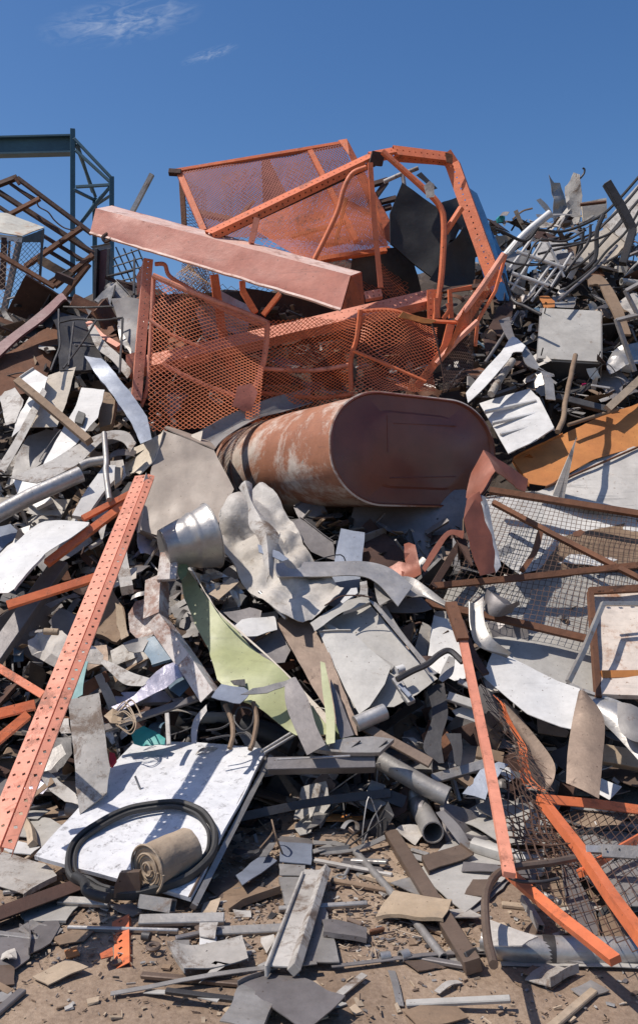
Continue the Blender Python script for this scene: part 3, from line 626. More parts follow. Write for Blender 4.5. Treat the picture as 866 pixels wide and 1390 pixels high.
for i, (pts, m, yy, lab) in enumerate((  # dark plates added so the cage interior looks deep in shade
  ([(205,400),(330,395),(360,470),(340,560),(230,575),(200,500)], 'dark', 7.9, 'dark plate added as shade deep inside the left cage'),
  ([(330,390),(470,415),(500,440),(480,530),(360,540),(340,470)], 'rustd', 8.0, 'dark brown plate added as shade behind the slack mesh panel'),
  ([(480,340),(560,335),(575,400),(520,430),(470,400)], 'dark', 7.9, 'black plate added as shade behind the upright orange flat bar'),
  ([(480,430),(600,420),(640,470),(620,535),(500,545)], 'rustd', 7.6, 'dark brown plate added as shade behind the bulging mesh basket'),
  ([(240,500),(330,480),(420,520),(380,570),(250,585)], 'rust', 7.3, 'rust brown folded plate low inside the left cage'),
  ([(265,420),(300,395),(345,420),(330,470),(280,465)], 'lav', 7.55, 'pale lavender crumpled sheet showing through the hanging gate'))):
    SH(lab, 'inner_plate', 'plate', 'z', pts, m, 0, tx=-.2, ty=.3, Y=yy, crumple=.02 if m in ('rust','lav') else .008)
# ================================================================== behind the arch
bc = thing('black_cabinet', 'battered black cabinet panel wedged behind the orange arch', 'cabinet', W(570, 440, 7.5))
SH(None, 'front_panel', None, 'c', [(145,160),(275,245),(325,290),(240,446),(110,340),(108,250)], 'black', 0, tx=.0, ty=-.10, parent=bc, Y=7.7, thick=.03, dent=.02)
SH(None, 'side_panel', None, 'c', [(240,446),(325,290),(360,300),(378,340),(372,465),(290,470)], 'black', 0, tx=-.5, parent=bc, Y=7.6, dent=.04, crumple=.015)
SH('dark creased sheet rising behind the orange arch', 'creased_sheet', 'sheet metal', 'c', [(262,215),(320,192),(372,230),(418,290),(330,292),(280,250)], 'black', 0, tx=-.5, ty=-.3, Y=8.0, crumple=.02)
ST('bright blue plastic sheet hanging behind the arch', 'blue_plastic_sheet', 'plastic sheet', 'c', [(350,168),(390,290),(385,360),(395,440),(440,512)], [(375,185),(412,280),(440,380),(470,470),(472,512)], 'bluem', 0, Y=7.9, tx=.2)
SH('small blue panel seen between the arch and the white pipe', 'blue_sheet', 'sheet metal', 'c', [(395,320),(420,300),(455,380),(470,460),(440,440)], 'bluem', 0, Y=8.1)
wp = thing('white_pipe_bracket', 'thin white pipe bracket poking above the black cabinet', 'bracket', W(545, 250, 8.0))
for pts in ([(92,150),(150,124)], [(148,120),(154,162)], [(150,126),(196,108)]): TB(None, 'pipe', None, 'c', pts, 13, 'whited', 0, parent=wp, Y=8.0)
for i, (p, q) in enumerate((((60,158),(104,145)), ((75,214),(130,200)), ((80,235),(115,225)), ((100,150),(60,205)))):
    TB('dark steel stub behind the top of the arch, ' + ('uppermost', 'middle', 'lowest', 'slanting')[i] + ' of four', 'steel_stub', 'bar', 'c', [p, q], 14, 'rustd', 0, Y=8.3, sides=4)
SH('pale plastic lump gripped where the kinked tube meets the cabinet', 'plastic_lump', 'plastic', 'c', [(215,160),(230,145),(245,155),(246,195),(225,200)], 'plast', 0, Y=7.1, crumple=.02)
ST('dark crumpled hose looped beside the cabinet top', 'crumpled_liner', 'liner', 'c', [(190,130),(215,150),(240,175)], [(205,120),(225,140),(255,170)], 'dark', 0, Y=7.3)

# ================================================================== top right
wr = thing('white_wire_shelf', 'white painted wire shelf rack lying tilted behind the grey box', 'shelf rack', W(730, 430, 8.4))
for p, q, wd in (((495,362),(640,412),12), ((480,428),(592,466),12), ((543,322),(470,420),10), ((570,335),(480,480),9), ((600,400),(530,500),9), ((625,398),(540,515),9), ((663,368),(600,470),9), ((590,335),(640,440),9), ((470,455),(520,480),8), ((500,330),(466,372),8)):
    TB(None, 'rod', None, 'c', [p, q], wd, 'white', 0, parent=wr, Y=7.75, sides=8)
TB('thick white plastic pipe slanting up to the skyline at right', 'white_pipe', 'pipe', 'c', [(455,382),(520,310),(598,245)], 24, 'white', 0, Y=8.3, hollow=True)
SH('tall crumpled grey sheet standing on the skyline at right', 'standing_sheet', 'sheet metal', 'c', [(598,125),(612,150),(630,148),(655,220),(672,285),(640,290),(616,285)], 'galv', 0, Y=9.3, tx=-.3, crumple=.03)
SH('pale ragged sheet peak topmost on the right skyline', 'ragged_sheet', 'sheet metal', 'c', [(640,165),(670,120),(688,128),(692,190),(690,280),(668,282),(650,230)], 'whited', 0, Y=9.2, tx=.4, crumple=.03)
TB('little curl of dark wire on top of the ragged sheet', 'wire_curl', 'wire', 'c', [(688,140),(700,125),(702,112),(696,108)], 6, 'dark', 0, Y=9.2)
SH('cream tray with brown rust bleeding from its corner at upper right', 'cream_tray', 'tray', 'c', [(690,218),(765,208),(768,262),(695,274)], 'beigel', 0, Y=9.2, thick=.05)
BX('dark frame edge round the cream tray at upper right', 'tray_frame', 'frame', 'c', (690,216), (768,207), 7, 'rust', dep=.03, Y=9.12)
bb = thing('bent_black_channel', 'heavy bent black channel standing up at the right edge', 'channel', W(850, 400, 7.8))
for a, b in (((772,148),(812,215)), ((810,210),(852,292)), ((850,288),(818,395))): BX(None, 'channel', None, 'c', a, b, 22, 'dark', dep=.1, parent=bb, Y=7.7, nrm=(-.3,-1,.2))
hoses = [([(880,120),(800,210),(740,260),(640,300),(560,295)],9), ([(880,150),(830,210),(770,270),(700,330),(600,345)],9), ([(880,190),(820,260),(760,330),(690,400),(600,440)],9), ([(700,290),(690,350),(665,400),(610,470)],9),
 ([(760,250),(740,300),(735,380),(700,420)],14), ([(840,240),(790,300),(720,330),(640,350),(560,370)],8), ([(880,215),(830,300),(770,360),(720,420),(640,480)],8), ([(720,280),(715,330),(680,380),(640,430),(560,520)],9), ([(880,250),(850,300),(820,360),(760,400)],8), ([(560,290),(520,330),(450,300),(430,295)],10), ([(600,350),(560,400),(500,400),(460,390)],7), ([(700,300),(640,330),(560,330),(520,400)],7)]
for i, (pts, wd) in enumerate(hoses):
    TB('thin black pipe in the sagging bundle at upper right', 'black_pipe', 'pipe', 'c', pts, wd, 'dark' if i % 3 else 'black', 0, Y=8.2-.06*i, sides=7, group='black pipes bundled at upper right')
SH('broad white panel leaning at the right edge behind the black pipes', 'white_sheet', 'sheet metal', 'c', [(875,150),(800,230),(755,285),(780,330),(815,345),(875,300)], 'whited', 0, Y=8.7, tx=.4, ty=-.4, thick=.01)
SH('cream panel below the white one at the right edge', 'cream_sheet', 'sheet metal', 'c', [(700,330),(770,290),(830,340),(760,420),(690,400)], 'beigel', 0, Y=8.5, tx=.2, ty=-.3)
ST('brown flat bar arched like a shepherd crook above the grey box', 'arched_flat_bar', 'bar', 'c', [(705,440),(750,440),(785,480),(815,540),(842,620)], [(715,470),(745,468),(765,510),(790,560),(808,620)], 'wood', .45, thick=.02)
af = thing('grey_angle_frame', 'slim grey steel angle frame at the right edge beside the grey box', 'frame', W(860, 500, 7.0))
for p, q, wd in (((752,204),(880,172),20), ((755,200),(852,475),22), ((800,52),(880,8),20), ((802,50),(880,200),18)): BX(None, 'angle', None, 'f', p, q, wd, 'grey', dep=.03, parent=af, Y=7.1)
TB('long dark steel rod slanting up behind the grey box', 'steel_rod', 'rod', 'c', [(622,512),(742,408),(800,345)], 9, 'mauve', .5)
SH('white rumpled plastic at the right edge', 'rumpled_plastic', 'plastic sheet', 'f', [(770,100),(866,40),(890,180),(860,200),(800,140)], 'plast', .3, crumple=.03)
SH('pale green grey rumpled sheet below the angle frame at right', 'rumpled_sheet', 'sheet metal', 'f', [(690,430),(760,330),(880,300),(880,420),(800,440),(720,480)], 'alu', .2, tx=.2, crumple=.03)
SH('small orange board standing behind the top edge of the grey box', 'orange_board', 'board', 'f', [(350,85),(385,65),(430,110),(430,150),(375,145)], 'ruston', .2)
SH('flat grey sheet behind the grey box', 'grey_sheet', 'sheet metal', 'f', [(420,70),(540,90),(530,150),(410,140)], 'galv', .1)
SH('teal lump on the skyline right of the arch', 'teal_lump', 'plastic', 'c', [(432,262),(445,250),(462,255),(460,272),(436,274)], 'tealb', 0, Y=9.0, thick=.06, crumple=.02)
SH('sandy board under the teal lump right of the arch', 'sandy_board', 'board', 'c', [(400,318),(470,312),(505,330),(470,365),(410,350)], 'woodp', 0, Y=8.9)
ST('small bent pale blade sticking up left of the standing sheet', 'bent_sliver', 'strip', 'c', [(555,205),(575,230),(600,260)], [(568,200),(592,225),(612,262)], 'galv', 0, Y=9.2)
ST('short wooden blade standing on the skyline above the white pipe', 'wooden_splinter', 'board', 'c', [(486,240),(500,270),(515,295)], [(498,234),(510,262),(525,288)], 'woodp', 0, Y=9.0)
# grey box with black underside
gb = thing('grey_metal_box', 'grey metal box tipped forward with black front bearing a small pink sticker', 'box', W(770, 530, 7.2))
T_ = [W(734,418,7.55), W(815,422,7.45), W(815,491,6.95), W(729,486,7.05)]; B_ = [W(729,531,7.2), W(812,537,7.1)]
def slab(P, nm, m, th=.02, par=gb): 
    bm = bmesh.new(); bm.faces.new([bm.verts.new(p) for p in P]); bmesh.ops.recalc_face_normals(bm, faces=bm.faces[:]); bmesh.ops.solidify(bm, geom=bm.faces[:], thickness=th); return finish(bm, nm, m, par)
tp = slab(T_, 'top_panel', 'greyl'); fp_ = slab([T_[3]+Vector((0,0,-.012)), T_[2]+Vector((0,0,-.012)), B_[1], B_[0]], 'front_panel', 'black'); slab([T_[2]+Vector((.01,0,-.01)), T_[1]+Vector((.01,0,0)), W(818,480,7.75), B_[1]+Vector((.01,0,0))], 'side_panel', 'grey')
slab([T_[0]+Vector((-.01,0,0)), T_[3]+Vector((-.01,0,-.01)), B_[0]+Vector((-.01,0,0)), W(728,475,7.8)], 'side_panel', 'grey')
slab([W(789,521,6.98), W(795,520,6.98), W(796,530,7.01), W(790,531,7.01)], 'sticker', 'magenta', .004, fp_)
for (x, y) in ((738,424),(811,427),(811,484),(734,479)): finish(tube_bm([W(x,y,7.5 if y < 450 else 7.0)+Vector((0,-.06,.03)), W(x,y,7.5 if y < 450 else 7.0)+Vector((0,.0,-.02))], .005, 8), 'screw', 'dark', tp)
TB('brown wooden stick propped upright against the grey box', 'wooden_stick', 'stick', 'f', [(540,390),(500,560),(480,690),(448,790)], 25, 'wood', .75, wob=.01)
TB('weathered plank end slanting at the right of the grey box', 'plank_end', 'plank', 'f', [(870,520),(700,675)], 36, 'woodp', .3, sides=4)
TB('brown branch lying on the rusty orange sheet edge', 'brown_branch', 'stick', 'f', [(760,672),(640,710),(500,755)], 20, 'wood', .25)
BX('dark grey drawer rail below the grey box', 'drawer_rail', 'rail', 'f', (438,600), (705,668), 40, 'dark', d=.3)
BX('short pale rail just under the grey box', 'pale_rail', 'rail', 'f', (620,545), (720,560), 14, 'galv', d=.25)
ST('white bent strip peaked like a roof left of the grey box', 'bent_white_strip', 'strip', 'f', [(-30,590),(60,480),(150,380),(212,298),(280,345)], [(-20,640),(70,560),(190,420),(215,378),(262,375)], 'white', .55, tx=.3, thick=.006, nsub=3)
ST('grey strip folding down from the peaked white strip', 'folded_grey_strip', 'strip', 'f', [(278,345),(330,420),(375,520),(385,620)], [(255,375),(290,450),(410,500),(435,625)], 'galv', .5, tx=-.3, thick=.006)
SH('ribbed white metal sheet at the right shoulder of the tank', 'ribbed_sheet', 'sheet metal', 'f', [(40,640),(300,568),(345,620),(425,775),(340,830),(190,905),(130,800)], 'white', .25, tx=.3, ty=-.3, thick=.008, dent=.01)
for i in range(3): BX('raised rib across the white ribbed sheet, ' + ('upper', 'middle', 'lower')[i] + ' of three', 'sheet_rib', 'rib', 'f', (70+i*40,680+i*58), (335+i*35,622+i*58), 13, 'white', d=.29, dep=.03)
TB('grey tube with white flaking paint under the peaked strip', 'flaking_tube', 'pipe', 'f', [(100,595),(150,510),(212,420)], 38, 'whited', .25)
TB('thin grey pipe passing behind the peaked strip', 'grey_pipe', 'pipe', 'f', [(70,430),(150,310),(240,165)], 16, 'mauve', .3)
ST('twisted brown grey strap hanging left of the grey box', 'twisted_strap', 'strap', 'f', [(140,210),(180,300),(215,340)], [(195,190),(215,280),(240,330)], 'mauve', .4)
TB('black bent conduit between the blue sheet and grey box', 'bent_conduit', 'conduit', 'f', [(165,-30),(210,100),(280,140),(360,180)], 17, 'dark', .6)
SH('dark brown sheet hanging below the bright blue sheet', 'brown_sheet', 'sheet metal', 'f', [(140,130),(220,100),(210,210),(120,330),(80,380),(60,300)], 'rustd', .1, crumple=.02)

# ================================================================== tank
tk = thing('maroon_tank', 'large maroon oval fuel tank with scraped side lying in the middle of the heap', 'tank', W(520, 690, 6.2))
def tank():
    import itertools
    a = Vector((.83, .55, -.035)).normalized(); b = Vector((.0, .10, 1)); n = a.cross(b).normalized()    # face axes; n points to the back
    if n.y < 0: n = -n
    b = n.cross(a).normalized(); 
    if b.z < 0: b = -b
    c = W(566, 612, 5.9); hw, hh = .70, .365; r = .34
    def outline(k=1., rx=None, N=22):
        rx = .40
        pts = []
        for (cx, cz, a0) in ((hw-rx, hh-r, 0), (-(hw-rx), hh-r, 90), (-(hw-rx), -(hh-r), 180), (hw-rx, -(hh-r), 270)):
            for i in range(N+1):
                t = math.radians(a0+90*i/N); pts.append(((cx+rx*math.cos(t))*k, (cz+r*math.sin(t))*k))
        return pts
    def ring(bm, off, k=1., sh=0): return [bm.verts.new(c+a*x+b*z+n*off+Vector((0, 0, sh))) for x, z in outline(k)]
    # shell
    bm = bmesh.new(); L = 1.9; rs = []
    for i in range(15):
        off = L*(i/14 if i < 12 else (12+.75*(i-12))/14); k = math.sqrt(max(.1, 1-(max(0, i-11)/4.0)**2))
        rs.append([bm.verts.new(c+a*(x*k)+b*(z*k)+n*off+noise.noise_vector(Vector((x*2, z*2, off*2)))*.016) for x, z in outline()])
    nn = len(rs[0])
    for i in range(14):
        for j in range(nn): bm.faces.new((rs[i][j], rs[i][(j+1) % nn], rs[i+1][(j+1) % nn], rs[i+1][j]))
    bm.faces.new(rs[-1]); bmesh.ops.remove_doubles(bm, verts=bm.verts, dist=1e-4)
    finish(bm, 'shell', 'tankw', tk, True, 50)
    # pressed end face with recessed rim and cross crease
    bm = bmesh.new(); R = [ring(bm, -.012, 1.006), ring(bm, -.016, .985), ring(bm, .004, .965), ring(bm, .006, .7), ring(bm, -.004, .66)]
    for i in range(len(R)-1):
        for j in range(nn): bm.faces.new((R[i][j], R[i][(j+1) % nn], R[i+1][(j+1) % nn], R[i+1][j]))
    bm.faces.new(R[-1]); bmesh.ops.remove_doubles(bm, verts=bm.verts, dist=1e-4)
    for v in bm.verts: v.co += n*.006*noise.noise(v.co*3)
    ef = finish(bm, 'end_face', 'tank', tk, True, 30)
    for off, nm in ((-.004, 'rim'), (1.3, 'weld_band')):
        pr = [c+a*x*1.004+b*z*1.004+n*off for x, z in outline()]; pr.append(pr[0]); finish(tube_bm(pr, .009, 5, False, False), nm, 'tankw', ef if nm == 'rim' else tk, True)
    finish(tube_bm([c+a*-.25+b*.22-n*.006, c+a*-.25+b*-.02-n*.006], .006, 5), 'crease', 'tank', ef); finish(tube_bm([c+a*-.24+b*-.19-n*.006, c+a*.33+b*-.16-n*.006], .004, 5), 'crease', 'tank', ef); finish(tube_bm([c+a*-.2+b*.17-n*.006, c+a*.35+b*.19-n*.006], .004, 5), 'crease', 'tank', ef)
tank()
ST('dark grey rolled sheet draped behind the tank top', 'rolled_sheet', 'sheet metal', 'd', [(395,770),(440,735),(600,650),(740,600),(870,570)], [(480,830),(540,760),(660,690),(770,660),(880,625)], 'grey', .15, tx=-.3, thick=.005, bow=.05)
SH('cream broken edge of the rolled sheet beside the tank', 'broken_edge', 'sheet metal', 'd', [(405,750),(450,735),(440,790),(410,790)], 'beigel', .3)
# copper coloured bent sheet right of tank
cs = thing('bent_copper_sheet', 'red brown folded sheet draped from the right end of the tank', 'sheet metal', W(660, 780, 5.4))
def fold(P, m, nm, par, th=.004, cr=.006, cell=.05):
    sd_[0] += 1; return finish(sheet_bm(P, th, .01, 3, cr, cell, sd_[0]), nm, m, par, True, 25)
fold([W(657,609,5.55), W(716,652,5.75), W(712,668,5.6), W(700,662,5.55), W(672,640,5.35), W(655,668,5.3), W(640,683,5.3), W(632,676,5.4), W(640,640,5.5)], 'copper', 'ridge', cs)
fold([W(640,672,5.3), W(650,668,5.3), W(677,775,5.1), W(650,782,5.05), W(628,705,5.15), W(633,680,5.25)], 'copper', 'hanging_flap', cs)
fold([W(649,668,5.29), W(658,672,5.29), W(680,768,5.09), W(673,777,5.08)], 'alu', 'worn_edge', cs)
ST('narrow red brown bent strip to the left of the folded sheet', 'bent_brown_strip', 'strip', 'j', [(440,265),(480,190),(540,118),(605,118)], [(452,280),(500,205),(550,135),(600,150)], 'copper', .45)
SH('dark red brown offcut under the narrow bent strip', 'brown_offcut', 'sheet metal', 'j', [(560,130),(605,120),(640,255),(630,265)], 'rustd', .4)
SH('crumpled copper coloured scrap below the tank', 'copper_scrap', 'scrap', 'j', [(300,245),(345,222),(372,225),(365,160),(385,150),(412,165),(440,275),(412,300),(360,285)], 'copper', .3, tx=.3, crumple=.03)
# ================================================================== right middle: big sheets and welded mesh gate
ob = thing('rust_stained_panel', 'big white panel with a broad band of orange rust slanting off the right edge', 'panel', W(800, 680, 6.0))
SH(None, 'rusty_part', None, 'f', [(215,925),(470,800),(700,705),(900,630),(900,850),(640,930),(390,1070),(300,1060)], 'ruston', .1, ty=-.1, parent=ob)
SH(None, 'white_part', None, 'f', [(390,1074),(640,934),(900,854),(900,1210),(700,1190),(450,1130),(330,1100)], mat('weathered_white_panel', (.55,.52,.475), (.44,.405,.36), .6, 0, (.30,.20,.13), .42, 2.5, .35, 1.0, 9), .1, ty=-.1, parent=ob)
BX(None, 'seam', None, 'f', (385,1073), (900,850), 8, 'rust', d=.13, dep=.02, parent=ob)
SH('whitish grey sheet lying under the welded mesh gate', 'pale_sheet', 'sheet metal', 'k', [(235,120),(480,90),(900,190),(890,330),(700,400),(560,380),(380,420),(250,330)], 'white', .0, ty=-.1, dent=.02)
SH('brown stained sheet showing through the middle of the welded mesh gate', 'brown_sheet', 'sheet metal', 'k', [(560,270),(700,230),(900,190),(900,400),(700,400),(420,440),(480,380)], 'wood', .03, ty=-.1, dent=.02)
SH('blue grey sheet beneath the lower half of the welded mesh gate', 'blue_grey_sheet', 'sheet metal', 'k', [(90,470),(400,450),(880,400),(900,700),(640,700),(300,600),(60,540)], 'greyl', .02, ty=-.1, dent=.02)
SH('large smooth grey sheet below the welded mesh gate', 'smooth_grey_sheet', 'sheet metal', 'k', [(200,580),(420,620),(680,690),(720,760),(690,930),(560,910),(400,830),(250,740)], 'greyl', .1, ty=-.1)
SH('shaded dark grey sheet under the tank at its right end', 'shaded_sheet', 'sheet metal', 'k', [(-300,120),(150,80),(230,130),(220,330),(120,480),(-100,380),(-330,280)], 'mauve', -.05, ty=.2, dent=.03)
wg = thing('welded_mesh_gate', 'brown rusty gate frame with square welded mesh lying over pale sheets at right', 'gate', W(720, 740, 5.6))
def gd(t, nm, cr, pts, w_, m='rust', d=.24, sides=4, smooth=False): return TB(None, nm, None, cr, pts, w_, m, d, sides=sides, smooth=smooth, parent=t)
gd(wg, 'frame', 'k', [(255,78),(900,180)], 24); gd(wg, 'frame', 'k', [(270,128),(520,262),(750,380),(900,455)], 20)
gd(wg, 'frame', 'k', [(20,472),(380,438),(750,398),(900,383)], 23); gd(wg, 'frame', 'k', [(-10,540),(300,606),(650,688)], 26); gd(wg, 'frame', 'k', [(20,478),(130,298)], 26, 'rustd'); gd(wg, 'brace', 'k', [(462,252),(445,320),(415,370),(388,408)], 20, smooth=True)
finish(net_bm(pts3('k', [(245,92),(900,190),(880,740),(20,530)], .20), 34, 26, .0018, 'square', .015, seed=31), 'mesh', 'netr', wg)
SH('small twist of brown scrap caught on the welded mesh', 'scrap_twist', 'scrap', 'k', [(600,245),(625,232),(645,240),(630,256),(605,258)], 'rust', .32, crumple=.02)
ap = thing('rusty_appliance_door', 'white appliance door streaked with orange rust at the right edge', 'door', W(840, 870, 5.1))
RW = mat('rust_streaked_enamel', (.66,.58,.50), (.60,.50,.42), .5, 0, (.34,.14,.05), .62, 3, .4, .5, 6)
dpn = SH(None, 'panel', None, 'k', [(672,500),(900,492),(900,940),(712,930),(690,760)], RW, .30, ty=-.15, parent=ap, thick=.03)
for p, q, w_ in (((664,492),(900,480),26), ((668,496),(700,930),22), ((712,836),(900,834),28)): gd(ap, 'raised_edge', 'k', [p, q], w_, 'rust' if w_ < 27 else 'ruston', .35)
for k in range(3): TB(None, 'bolt', None, 'k', [(700+k*50,492),(712+k*50,491)], 9, 'rust', .40, parent=dpn, sides=6)
lf = thing('aluminium_angle_frame', 'thin grey aluminium frame leaning on the rust streaked door', 'frame', W(800, 880, 4.8))
gd(lf, 'bar', 'k', [(900,545),(722,543),(640,740),(578,865)], 17, 'galv', .56); gd(lf, 'bar', 'k', [(722,548),(900,548)], 10, 'alu', .52); gd(lf, 'bar', 'm', [(590,130),(650,160),(780,205),(900,260)], 10, 'galv', .35)
# strips right of centre
ST('curled grey steel scoop standing on the smooth grey sheet', 'curled_scoop', 'strip', 'k', [(170,535),(175,640),(210,720),(330,755)], [(232,515),(235,600),(262,680),(345,745)], 'galv', .42, tx=-.3, thick=.005, bow=-.04)
ST('dark curled offcut leaning on the mesh beside the grey scoop', 'curled_offcut', 'strip', 'k', [(235,515),(240,580),(290,600),(350,580)], [(245,512),(330,530),(350,560),(378,545)], 'mauve', .36, thick=.004, bow=.06)
SH('long white bent sheet slanting down to the right below the grey sheet', 'bent_white_sheet', 'sheet metal', 'm', [(312,8),(480,92),(640,165),(635,230),(608,335),(440,260),(270,118)], 'white', .38, tx=.1, ty=-.3, dent=.02)
ST('bluish grey curved sheet continuing right of the long white sheet', 'curved_bluish_sheet', 'sheet metal', 'm', [(640,165),(780,205),(900,250)], [(735,290),(790,345),(900,470)], 'alu', .36, tx=.2, bow=-.04, thick=.004)
ST('dark grey curved visor sheet at the right edge', 'curved_visor', 'visor', 'm', [(785,210),(790,300),(830,350),(900,370)], [(880,240),(880,280),(885,300),(900,310)], 'grey', .46, bow=.02)
ST('rounded brown steel strip hanging from the long white sheet', 'hanging_brown_strip', 'strip', 'm', [(640,168),(612,290),(596,400),(590,520)], [(660,170),(732,270),(728,430),(715,582)], 'brown', .55, tx=.3, thick=.006, bow=.008)
ST('dark polished steel strip curling behind the torn mesh', 'curled_steel_strip', 'strip', 'm', [(355,195),(430,285),(535,425),(545,500),(512,562)], [(300,180),(380,330),(400,420),(440,500),(482,545)], 'brown', .28, tx=-.1, thick=.006, bow=.03)
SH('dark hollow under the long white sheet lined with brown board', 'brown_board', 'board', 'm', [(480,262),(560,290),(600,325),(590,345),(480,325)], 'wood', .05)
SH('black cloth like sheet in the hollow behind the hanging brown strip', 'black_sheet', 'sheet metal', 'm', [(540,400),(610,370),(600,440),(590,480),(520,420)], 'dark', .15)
SH('white corner of a plate peeping right of the hanging brown strip', 'white_corner', 'plate', 'm', [(715,495),(808,535),(752,585),(718,560)], 'white', .2, tx=.2)
BX('brown wooden beam end in the shade at the right edge', 'beam_end', 'beam', 'm', (730,400), (900,430), 70, 'woodp', d=.1)
# salmon long bar
sb = thing('long_salmon_bar', 'long thin salmon bar with brown top standing right of centre', 'bar', W(690, 1190, 3.9))
TB(None, 'upper_part', None, 'j', [(552,402),(600,545)], 40, 'rust', .62, sides=4, parent=sb, flat=.5, smooth=False)
TB(None, 'middle_part', None, 'z', [(628,868),(662,1030),(691,1188)], 11.5, 'salmon', .60, sides=4, parent=sb, flat=.5, smooth=False)
TB(None, 'lower_part', None, 'z', [(690,1185),(760,1245),(835,1304)], 14, 'orange', .32, sides=4, parent=sb, flat=.6, smooth=False)
TB('dark bent flat bar running alongside the brown top of the salmon bar', 'dark_flat_bar', 'bar', 'j', [(590,470),(640,600),(690,680)], 26, 'rustd', .42, sides=4, flat=.4)
tn = thing('torn_mesh', 'torn brown wire mesh hanging in a bunch off the salmon bar', 'mesh', W(700, 1100, 4.2))
finish(net_bm(pts3('m', [(262,90),(345,190),(560,620),(370,500)], .45), 6, 18, .0042, 'diamond', .07, 4, 41, .15), 'mesh', 'netr', tn)
finish(net_bm(pts3('m', [(330,180),(395,330),(520,560),(420,480)], .42), 6, 20, .0034, 'diamond', .06, 5, 42, .1), 'bunched_mesh', 'net', tn)
finish(net_bm(pts3('m', [(330,480),(520,560),(600,760),(370,740)], .40), 8, 9, .0032, 'square', .06, 3, 43, .1), 'mesh', 'netr', tn)
rg = thing('orange_mesh_gate', 'orange gate frame with brown diamond mesh at the lower right corner', 'mesh gate', W(790, 1230, 3.6))
gd(rg, 'frame', 'p', [(490,12),(640,205),(760,385),(900,575)], 36, 'orange', .38); gd(rg, 'frame', 'm', [(490,578),(700,598),(900,625)], 30, 'orange', .38); gd(rg, 'brace', 'p', [(645,298),(760,225),(900,145)], 26, 'orange', .30)
finish(net_bm(pts3('p', [(330,270),(560,55),(900,90),(900,640),(640,560)][0:1]+[(560,55),(910,70),(910,640)], .33), 16, 13, .0045, 'diamond', .02, 2, 44), 'mesh', 'netr', rg)
finish(net_bm(pts3('p', [(340,60),(500,40),(640,250),(390,290)], .36), 7, 7, .0034, 'square', .04, 3, 45), 'side_mesh', 'netr', rg)
dr = thing('silver_drawer_slide', 'short silver drawer slide lying across the orange gate', 'drawer slide', W(830, 1155, 3.4))
sr = BX(None, 'rail', None, 'p', (665,203), (900,212), 26, 'alu', d=.46, dep=.02, parent=dr); BX(None, 'slider', None, 'p', (725,210), (900,220), 44, 'galv', d=.48, dep=.012, parent=dr)
for k in range(3): TB(None, 'rivet', None, 'p', [(740+k*50,205),(744+k*50,206)], 7, 'dark', .5, parent=sr, sides=6)
TB('brown bent handle bar hooked over the foot of the salmon bar', 'bent_bar', 'bar', 'p', [(310,650),(285,540),(278,400),(300,330),(345,288),(420,270),(520,258),(620,240)], 27, 'brown', .48, sides=8)
TB('thin dark rod curving inside the torn mesh', 'curved_rod', 'rod', 'p', [(370,315),(420,330),(500,330),(560,318)], 12, 'dark', .4)
bp_ = thing('silver_duct', 'large silver duct with a dark painted band at the bottom right corner', 'duct', W(740, 1280, 3.3))
TB(None, 'duct', None, 'p', [(275,560),(400,590),(700,600),(900,600)], 105, 'alu', .06, parent=bp_, sides=24, hollow=True)
TB(None, 'painted_band', None, 'p', [(498,594),(545,597)], 108, 'dark', .06, parent=bp_, sides=24); TB(None, 'painted_band', None, 'p', [(620,598),(690,600)], 107, 'greyl', .06, parent=bp_, sides=24)
SH('white torn liner at the left mouth of the silver duct', 'torn_liner', 'sheet', 'p', [(295,485),(400,540),(480,560),(420,600),(300,600),(262,560)], 'plast', .2, ty=-.3)
wh = thing('small_rusty_wheel', 'small rusty wheel hub seen through the mesh at lower right', 'wheel', W(830, 1262, 3.35))
def wheel():
    c = W(832, 1262, 3.30); bm = bmesh.new(); ax = Vector((.5,-.8,.2)).normalized(); s = ax.cross(Vector((0,0,1))).normalized(); u = s.cross(ax)
    for r_, w_ in ((.072,.02),):
        P = [c+s*math.cos(t*math.pi/12)*r_+u*math.sin(t*math.pi/12)*r_ for t in range(25)]; tube_bm(P, w_, 8, False, False, bm=bm)
    finish(bm, 'tyre', 'rubber', wh, True); finish(tube_bm([c-ax*.02, c+ax*.03], .03, 12), 'hub', 'rust', wh, True); finish(tube_bm([c-ax*.03, c+ax*.05], .012, 8), 'axle', 'galv', wh, True)
wheel()
TB('short square aluminium tube lying between salmon bar and brown bar', 'square_tube', 'tube', 'p', [(425,395),(492,508)], 24, 'galv', .1, sides=4, hollow=True)
TB('short thin pipe end beside the square tube under the mesh', 'thin_pipe', 'pipe', 'p', [(470,365),(565,410)], 22, 'galv', .15)
SH('thin dark sheet edge below the mesh gate at right', 'dark_sheet', 'sheet metal', 'p', [(560,200),(620,170),(640,330),(700,450),(720,600),(640,560),(590,400)], 'mauve', .12)
SH('flat brown grey sheet under the diamond mesh at the lower right', 'brown_grey_sheet', 'sheet metal', 'p', [(620,130),(900,110),(900,440),(760,430),(650,310)], 'grey', .12, ty=-.2)
SH('brown disc plate with hole through the mesh at lower right', 'disc_plate', 'plate', 'p', [(700,470),(760,450),(830,480),(860,560),(800,600),(720,570)], 'wood', .1)

